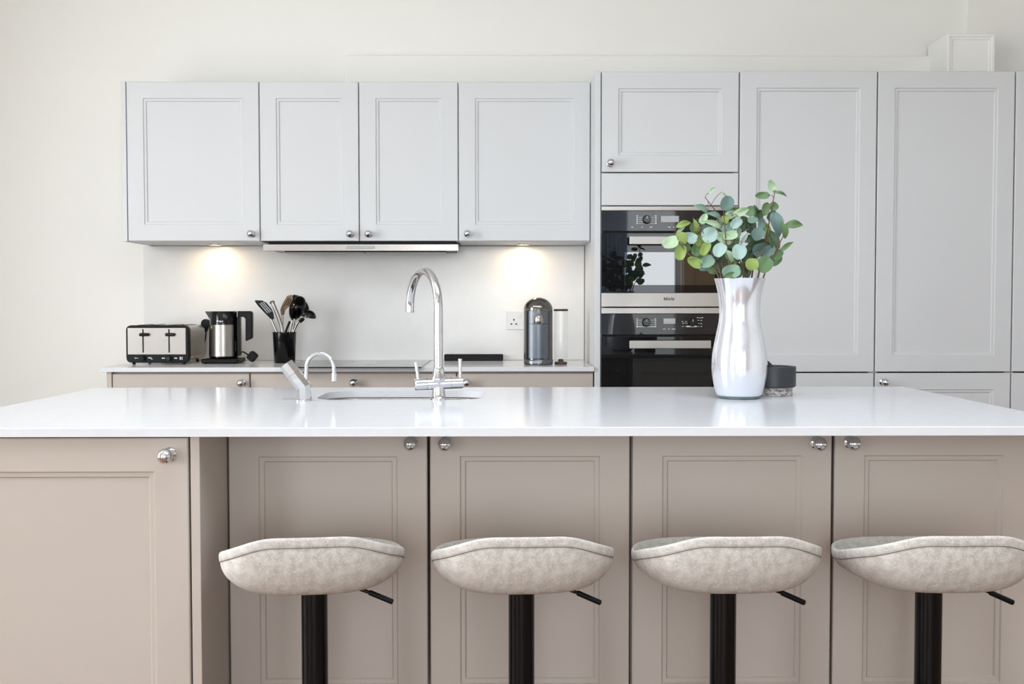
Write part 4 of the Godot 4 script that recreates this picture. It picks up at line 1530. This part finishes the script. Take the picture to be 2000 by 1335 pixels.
func build_eucalyptus(vx: float, vz: float, mouth: float) -> void:
	rng.seed = 77
	var lm := [leaf_mesh(0), leaf_mesh(1), leaf_mesh(2)]
	# twigs: points in the picture with their depth from the vase's axis
	var twigs := [
		[[1397, 545, 0.02], [1375, 519, 0.03], [1345, 496, 0.045], [1330, 478, 0.05], [1318, 462, 0.05]],
		[[1406, 545, 0.03], [1397, 510, 0.04], [1387, 486, 0.05], [1378, 462, 0.055], [1366, 440, 0.06]],
		[[1415, 545, 0.0], [1410, 500, 0.0], [1404, 440, -0.01], [1398, 414, -0.02], [1391, 403, -0.02], [1377, 385, -0.02]],
		[[1428, 545, 0.04], [1424, 505, 0.05], [1418, 470, 0.055], [1416, 445, 0.05], [1414, 420, 0.04]],
		[[1452, 545, 0.03], [1446, 510, 0.045], [1437, 477, 0.055], [1435, 449, 0.05], [1440, 420, 0.04]],
		[[1468, 545, -0.03], [1474, 505, -0.04], [1472, 470, -0.05], [1461, 440, -0.05], [1470, 412, -0.05]],
		[[1480, 545, 0.0], [1488, 500, -0.01], [1496, 466, -0.015], [1503, 430, -0.02], [1510, 392, -0.02], [1514, 372, -0.02]],
		[[1491, 545, 0.02], [1508, 505, 0.03], [1526, 468, 0.035], [1536, 449, 0.035]],
		[[1462, 545, 0.05], [1471, 515, 0.06], [1482, 500, 0.06], [1492, 488, 0.06]]]
	# leaves: picture x, y of the middle, length, width, slope of the long axis, tone, depth, twig
	var A := [
		[640, 170, 120, 40, 40, 0, -2, 2], [785, 215, 80, 30, -45, 0, -2, 2], [825, 330, 185, 150, 62, 5, 2, 3], [500, 395, 205, 80, -20, 1, 0, 2], [285, 595, 205, 75, 20, 2, 3, 0],
		[430, 620, 200, 72, -75, 2, 3, 1], [535, 520, 140, 85, 60, 0, 1, 1], [660, 480, 190, 70, -15, 1, 0, 2], [250, 660, 130, 36, 35, 0, 2, 0], [640, 590, 240, 75, -18, 0, 3, 3],
		[120, 810, 200, 150, 15, 0, 5, 0], [250, 770, 165, 160, -60, 2, 4, 0], [370, 750, 180, 115, -20, 6, 4, 1], [610, 720, 205, 175, 20, 6, 5, 1], [245, 940, 195, 135, 80, 2, 4, 0],
		[480, 790, 150, 110, -60, 2, 3, 1], [460, 900, 175, 135, 60, 3, 3, 1], [555, 890, 190, 105, 62, 2, 5, 1], [740, 910, 185, 150, 50, 6, 5, 3], [430, 1060, 195, 120, -25, 2, 4, 0],
		[580, 1050, 185, 140, 30, 1, 4, 1], [790, 760, 225, 120, -25, 0, 5, 3], [760, 1010, 165, 60, 55, 4, 1, 3], [840, 620, 200, 130, 10, 1, 2, 3], [900, 430, 225, 75, 15, 3, 0, 4],
		[940, 575, 160, 112, 42, 6, 6, 4], [880, 1170, 225, 160, 8, 1, 7, 4], [860, 1230, 190, 80, 5, 3, 7, 3], [850, 980, 170, 85, -55, 0, 5, 3], [880, 480, 200, 95, 20, 0, 1, 3],
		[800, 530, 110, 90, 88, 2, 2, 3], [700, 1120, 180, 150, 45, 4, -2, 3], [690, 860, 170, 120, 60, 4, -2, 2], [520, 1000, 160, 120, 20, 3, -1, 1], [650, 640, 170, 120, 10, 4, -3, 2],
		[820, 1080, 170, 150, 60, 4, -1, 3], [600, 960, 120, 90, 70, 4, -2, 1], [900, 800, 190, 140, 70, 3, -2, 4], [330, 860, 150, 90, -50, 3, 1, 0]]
	var B := [
		[560, 115, 150, 92, -70, 0, -1, 6], [660, 215, 175, 42, -22, 3, -1, 6], [440, 230, 165, 84, 0, 3, -2, 6], [300, 430, 145, 120, 10, 3, -3, 5], [370, 410, 130, 30, -60, 4, -3, 5],
		[485, 400, 155, 95, 80, 3, 0, 6], [580, 370, 115, 105, 30, 3, -2, 6], [610, 590, 320, 150, -78, 5, 1, 6], [830, 600, 215, 100, 2, 3, 2, 7], [700, 660, 205, 85, -75, 3, 3, 7],
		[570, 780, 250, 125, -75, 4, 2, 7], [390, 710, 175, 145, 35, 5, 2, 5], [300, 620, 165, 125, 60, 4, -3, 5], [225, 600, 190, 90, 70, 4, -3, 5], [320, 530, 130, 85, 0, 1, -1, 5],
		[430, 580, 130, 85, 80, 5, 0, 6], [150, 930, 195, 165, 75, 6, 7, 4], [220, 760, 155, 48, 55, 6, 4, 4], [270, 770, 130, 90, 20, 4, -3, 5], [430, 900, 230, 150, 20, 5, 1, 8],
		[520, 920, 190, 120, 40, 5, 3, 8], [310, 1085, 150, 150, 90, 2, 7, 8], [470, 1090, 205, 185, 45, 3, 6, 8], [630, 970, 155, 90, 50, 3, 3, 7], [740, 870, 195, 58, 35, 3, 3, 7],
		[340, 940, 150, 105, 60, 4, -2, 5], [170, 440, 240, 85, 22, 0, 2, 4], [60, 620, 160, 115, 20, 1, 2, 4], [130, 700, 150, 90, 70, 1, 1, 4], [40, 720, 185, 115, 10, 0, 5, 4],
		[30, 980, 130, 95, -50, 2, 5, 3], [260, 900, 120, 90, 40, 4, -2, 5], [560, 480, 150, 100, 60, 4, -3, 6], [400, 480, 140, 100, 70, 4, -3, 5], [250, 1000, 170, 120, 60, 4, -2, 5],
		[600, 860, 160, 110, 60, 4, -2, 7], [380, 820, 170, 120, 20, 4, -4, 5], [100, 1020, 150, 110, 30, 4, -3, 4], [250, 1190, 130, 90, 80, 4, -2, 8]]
	var all: Array = []
	for a in A:
		all.append([1290 + a[0] / 6.36, 345 + a[1] / 6.36, a[2] / 6.36, a[3] / 6.36, a[4], a[5], a[6], a[7]])
	for a in B:
		all.append([1420 + a[0] / 6.356, 345 + a[1] / 6.356, a[2] / 6.356, a[3] / 6.356, a[4], a[5], a[6], a[7]])
	var bunch := thing("eucalyptus_bunch", "bunch of leafy green eucalyptus stems standing in the silver vase", "plant", Vector3(vx, WORK_Y + 0.03, vz))
	for k in 34:
		var t := rng.randf_range(-1.0, 1.0)
		all.append([1440 + 75 * t + rng.randf_range(-12, 12), rng.randf_range(430, 530) - 0.0, rng.randf_range(20, 30), rng.randf_range(15, 24), rng.randf_range(-80, 80), [3, 4, 4, 2, 1, 5][k % 6], rng.randf_range(-6, 0), [1, 3, 4, 5, 5, 6, 8][clampi(int((t + 1.0) * 3.5), 0, 6)]])
	for i in twigs.size():
		var pts: Array = []
		var foot := Vector3(vx + (twigs[i][0][0] - 1444) * -0.0004, WORK_Y + 0.03, vz - twigs[i][0][2] * 0.6)
		pts.append(foot)
		for q in twigs[i]:
			pts.append(at_z(q[0], q[1], vz + q[2]))
		var d0: Vector3 = pts[1] - Vector3(vx, pts[1].y, vz)
		if d0.length() > 0.066:
			pts[1] = Vector3(vx, pts[1].y, vz) + d0.normalized() * 0.066
		pts[1].y = mouth + 0.001
		var path := smooth_path(pts, 6)
		var rad: Array = []
		for k in path.size():
			rad.append(lerpf(0.0030, 0.0011, float(k) / (path.size() - 1)))
		var st := MB.new()
		st.tube(path, rad, 8)
		var leaves: Array = []
		for l in all:
			if l[7] != i:
				continue
			var dz: float = l[6] * 0.012 + rng.randf_range(-0.006, 0.006)
			var c := at_z(l[0], l[1], vz + dz)
			var s := (CAM.z - vz - dz) / FOC
			var L: float = l[2] * s * 1.10
			var W: float = l[3] * s * 1.10
			# nearest point of the twig, and the end of the leaf that is closer to it
			var best: Vector3 = path[-1]
			for k in range(8, path.size()):
				if (path[k] - c).length() < (best - c).length():
					best = path[k]
			var ang := deg_to_rad(l[4])
			var ax := Vector3(cos(ang), sin(ang), 0)
			if (c - ax * L / 2 - best).length() > (c + ax * L / 2 - best).length():
				ax = -ax
			var nose := Vector3(rng.randf_range(-0.35, 0.2), rng.randf_range(-0.05, 0.5), 1.0).normalized()
			nose = (nose - ax * nose.dot(ax)).normalized()
			var lean := rng.randf_range(-0.25, 0.25)
			ax = (ax + nose * lean).normalized()
			nose = (nose - ax * nose.dot(ax)).normalized()
			var root_p := c - ax * L / 2
			var mid := (best + root_p) / 2 + Vector3(0, 0.004, 0)
			st.tube(smooth_path([best, mid, root_p + ax * 0.002], 4), 0.0008, 6)
			var kind := 0 if W / L > 0.78 else (1 if W / L > 0.5 else 2)
			leaves.append([lm[kind], M.leaves[l[5]], Transform3D(Basis(ax.cross(nose) * W, ax * L, nose * L), root_p)])
		var sp := part(bunch, "stem", st, M.stem)
		for l in leaves:
			part_local(sp, "leaf", l[0], l[1], l[2])


func build_stools() -> void:
	var zc := 2.255
	var spots := [[614, 1158], [1018.5, 1156], [1412.5, 1153], [1814, 1149]]
	var labels := ["grey leather bar stool next to the projecting island end cabinet", "grey leather bar stool in front of the sink side cabinet, second from the end cabinet", "grey leather bar stool, third from the projecting end cabinet", "grey leather bar stool at the far end from the projecting end cabinet"]
	var proto: Node3D
	for i in 4:
		var p := at_z(spots[i][0], spots[i][1], zc)
		var o: Node3D
		if i == 0:
			o = make_stool(p.y + 0.028)
			proto = o
		else:
			o = proto.duplicate()
			o.name = numbered("bar_stool")
			add_child(o)
		o.position = Vector3(p.x, 0, zc)
		o.rotation.y = [0.12, 0.05, 0.02, 0.0][i]
		tag(o, labels[i], "stool", "bar stools along the island")

func make_stool(yb: float) -> Node3D:
	var o := Node3D.new()
	o.name = numbered("bar_stool")
	add_child(o)
	var a := 0.199
	var b := 0.188
	var hi := yb + 0.137
	var lo := yb + 0.055
	var K := 96
	var plan := func(t: float) -> Vector3:
		var cs := cos(t)
		var sn := sin(t)
		return Vector3(a * signf(cs) * pow(absf(cs), 2.0 / 2.9), 0, b * signf(sn) * pow(absf(sn), 2.0 / 2.9))
	var rim := func(t: float) -> float:
		var p: Vector3 = plan.call(t)
		var f := (p.z / b + 1.0) / 2.0
		return lerpf(lo, hi, smoothstep(0.30, 0.92, f) * (1.0 - 0.48 * pow(smoothstep(0.28, 1.06, absf(p.x) / a), 1.35)))
	# a ring of the outer shell: th runs from the flat bottom (0) to the rim (pi/2)
	var ring := func(th: float, wide: float, drop: float, bottom: float) -> Array:
		var row: Array = []
		for k in K:
			var t := TAU * k / K
			var p: Vector3 = plan.call(t)
			var r := (0.58 + 0.42 * sin(th)) * wide
			var top: float = rim.call(t) - drop
			row.append(Vector3(p.x * r, lerpf(bottom, top, 1.0 - cos(th)), p.z * r))
		return row
	var s := MB.new()
	var rows: Array = []
	for f in [0.02, 0.25, 0.5, 0.75, 1.0]:
		var row: Array = []
		for k in K:
			var p: Vector3 = plan.call(TAU * k / K)
			row.append(Vector3(p.x * 0.58 * f, yb, p.z * 0.58 * f))
		rows.append(row)
	for i in range(1, 15):
		rows.append(ring.call(PI / 2 * i / 14.0, 0.995, 0.018, yb))
	s.skin(rows, true, true)
	part_local(o, "seat_shell", s.mesh(), M.leather)
	# stitched band along the rim, standing slightly proud of the shell
	var r := MB.new()
	var rr: Array = []
	for q in [[0.992, 0.0190], [1.003, 0.0190], [1.008, 0.013], [1.010, 0.005], [1.006, 0.0008], [0.996, -0.0015], [0.982, -0.0010], [0.968, 0.003], [0.958, 0.010]]:
		var row: Array = []
		for k in K:
			var t := TAU * k / K
			var p: Vector3 = plan.call(t)
			row.append(Vector3(p.x * q[0], rim.call(t) - q[1], p.z * q[0]))
		rr.append(row)
	r.skin(rr, true, true)
	part_local(o, "rim_band", r.mesh(), M.leather)
	var sm := MB.new()
	var line: Array = []
	for k in K + 1:
		var t := TAU * k / K
		var p: Vector3 = plan.call(t)
		line.append(Vector3(p.x * 0.9995, rim.call(t) - 0.0197, p.z * 0.9995))
	sm.tube(line, 0.0010, 6, false)
	part_local(o, "seam", sm.mesh(), M.seam)
	# seat cushion inside
	var pad := MB.new()
	var pr: Array = []
	for i in range(14, -1, -1):
		pr.append(ring.call(PI / 2 * i / 14.0, 0.962, 0.009, lo - 0.030))
	for f in [0.7, 0.4, 0.02]:
		var row: Array = []
		for k in K:
			var p: Vector3 = plan.call(TAU * k / K)
			row.append(Vector3(p.x * 0.558 * f, lo - 0.030, p.z * 0.558 * f))
		pr.append(row)
	pad.skin(pr, true, true)
	part_local(o, "seat_pad", pad.mesh(), M.leather)
	var c := MB.new()
	c.lathe([Vector2(0.029, 0.03), Vector2(0.029, yb - 0.001)], 36)
	part_local(o, "column", c.mesh(), M.post)
	var bs := MB.new()
	bs.lathe([Vector2(0, 0.0002), Vector2(0.20, 0.0002), Vector2(0.205, 0.005), Vector2(0.20, 0.010), Vector2(0.06, 0.022), Vector2(0.034, 0.040), Vector2(0.0292, 0.05)], 48)
	part_local(o, "base_disc", bs.mesh(), M.post)
	var pl := MB.new()
	pl.box(Vector3(-0.05, yb - 0.008, -0.06), Vector3(0.05, yb - 0.0005, 0.04), 0.003)
	part_local(o, "mounting_plate", pl.mesh(), M.post)
	var lv := MB.new()
	lv.tube(smooth_path([Vector3(0.03, yb - 0.006, 0.02), Vector3(0.074, yb - 0.002, 0.03), Vector3(0.084, yb - 0.007, 0.032), Vector3(0.125, yb - 0.022, 0.034)]), 0.0038, 10)
	var lp := part_local(o, "height_lever", lv.mesh(), M.post)
	var gp := MB.new()
	gp.cyl(Vector3(0.121, yb - 0.0205, 0.034), Vector3(0.174, yb - 0.044, 0.036), 0.0060, 14, 0.0018)
	part_local(lp, "lever_grip", gp.mesh(), M.black_matt)
	return o


func daylight(at: Transform3D, w: float, h: float, energy: float, c: Color) -> void:
	var l := AreaLight3D.new()
	l.name = numbered("window_daylight")
	l.area_size = Vector2(w, h)
	l.light_energy = energy
	l.light_color = c
	l.area_range = 30.0
	l.shadow_enabled = true
	add_child(l)
	l.transform = at


func _ready() -> void:
	# ---- camera ----
	var cam := Camera3D.new()
	cam.name = "camera"
	cam.fov = rad_to_deg(2.0 * atan(667.5 / FOC))
	cam.near = 0.05
	cam.far = 60.0
	add_child(cam)
	cam.transform = Transform3D(Basis.from_euler(EUL), CAM)
	cam.current = true
	# ---- sky: bright overcast; daylight enters by the windows ----
	var env := Environment.new()
	env.background_mode = Environment.BG_SKY
	var sky := Sky.new()
	var sm := ProceduralSkyMaterial.new()
	sm.sky_top_color = Color(0.80, 0.86, 0.93)
	sm.sky_horizon_color = Color(0.90, 0.93, 0.95)
	sm.ground_bottom_color = Color(0.55, 0.60, 0.50)
	sm.ground_horizon_color = Color(0.75, 0.80, 0.76)
	sm.sky_energy_multiplier = 1.7
	sm.ground_energy_multiplier = 1.2
	sky.sky_material = sm
	env.sky = sky
	env.tonemap_mode = Environment.TONE_MAPPER_LINEAR
	env.tonemap_exposure = 1.06
	env.sdfgi_enabled = true
	env.ssao_enabled = true
	env.ssil_enabled = true
	var we := WorldEnvironment.new()
	we.name = "world_environment"
	we.environment = env
	add_child(we)
	# window daylight: one area light filling each opening, just outside its pane
	var day := Color(0.97, 0.985, 1.0)
	for q in [[2.4, 13.5], [6.4, 12.0]]:
		daylight(Transform3D(Basis(Vector3.UP, -PI / 2), Vector3(-3.47, 1.60, q[0])), 1.7, 2.4, q[1], day)
	daylight(Transform3D(Basis(), Vector3(-0.125, 1.475, 8.17)), 1.65, 2.15, 8.0, day)
	daylight(Transform3D(Basis(Vector3.RIGHT, -PI / 2), Vector3(0.6, 3.32, 3.2)), 2.9, 1.7, 5.0, day)  # overhead light through the added rooflight
	daylight(Transform3D(Basis(), Vector3(1.63, 1.475, 8.17)), 0.92, 2.15, 2.4, day)

	make_materials()
	make_knob()
	build_room()
	build_island()
	build_tall_units()
	build_wall_cabinets()
	build_back_counter()
	build_hood()
	build_stools()
	build_vase()
	build_taps()
	build_toaster()
	build_kettle()
	build_utensils()
	build_coffee_machine()
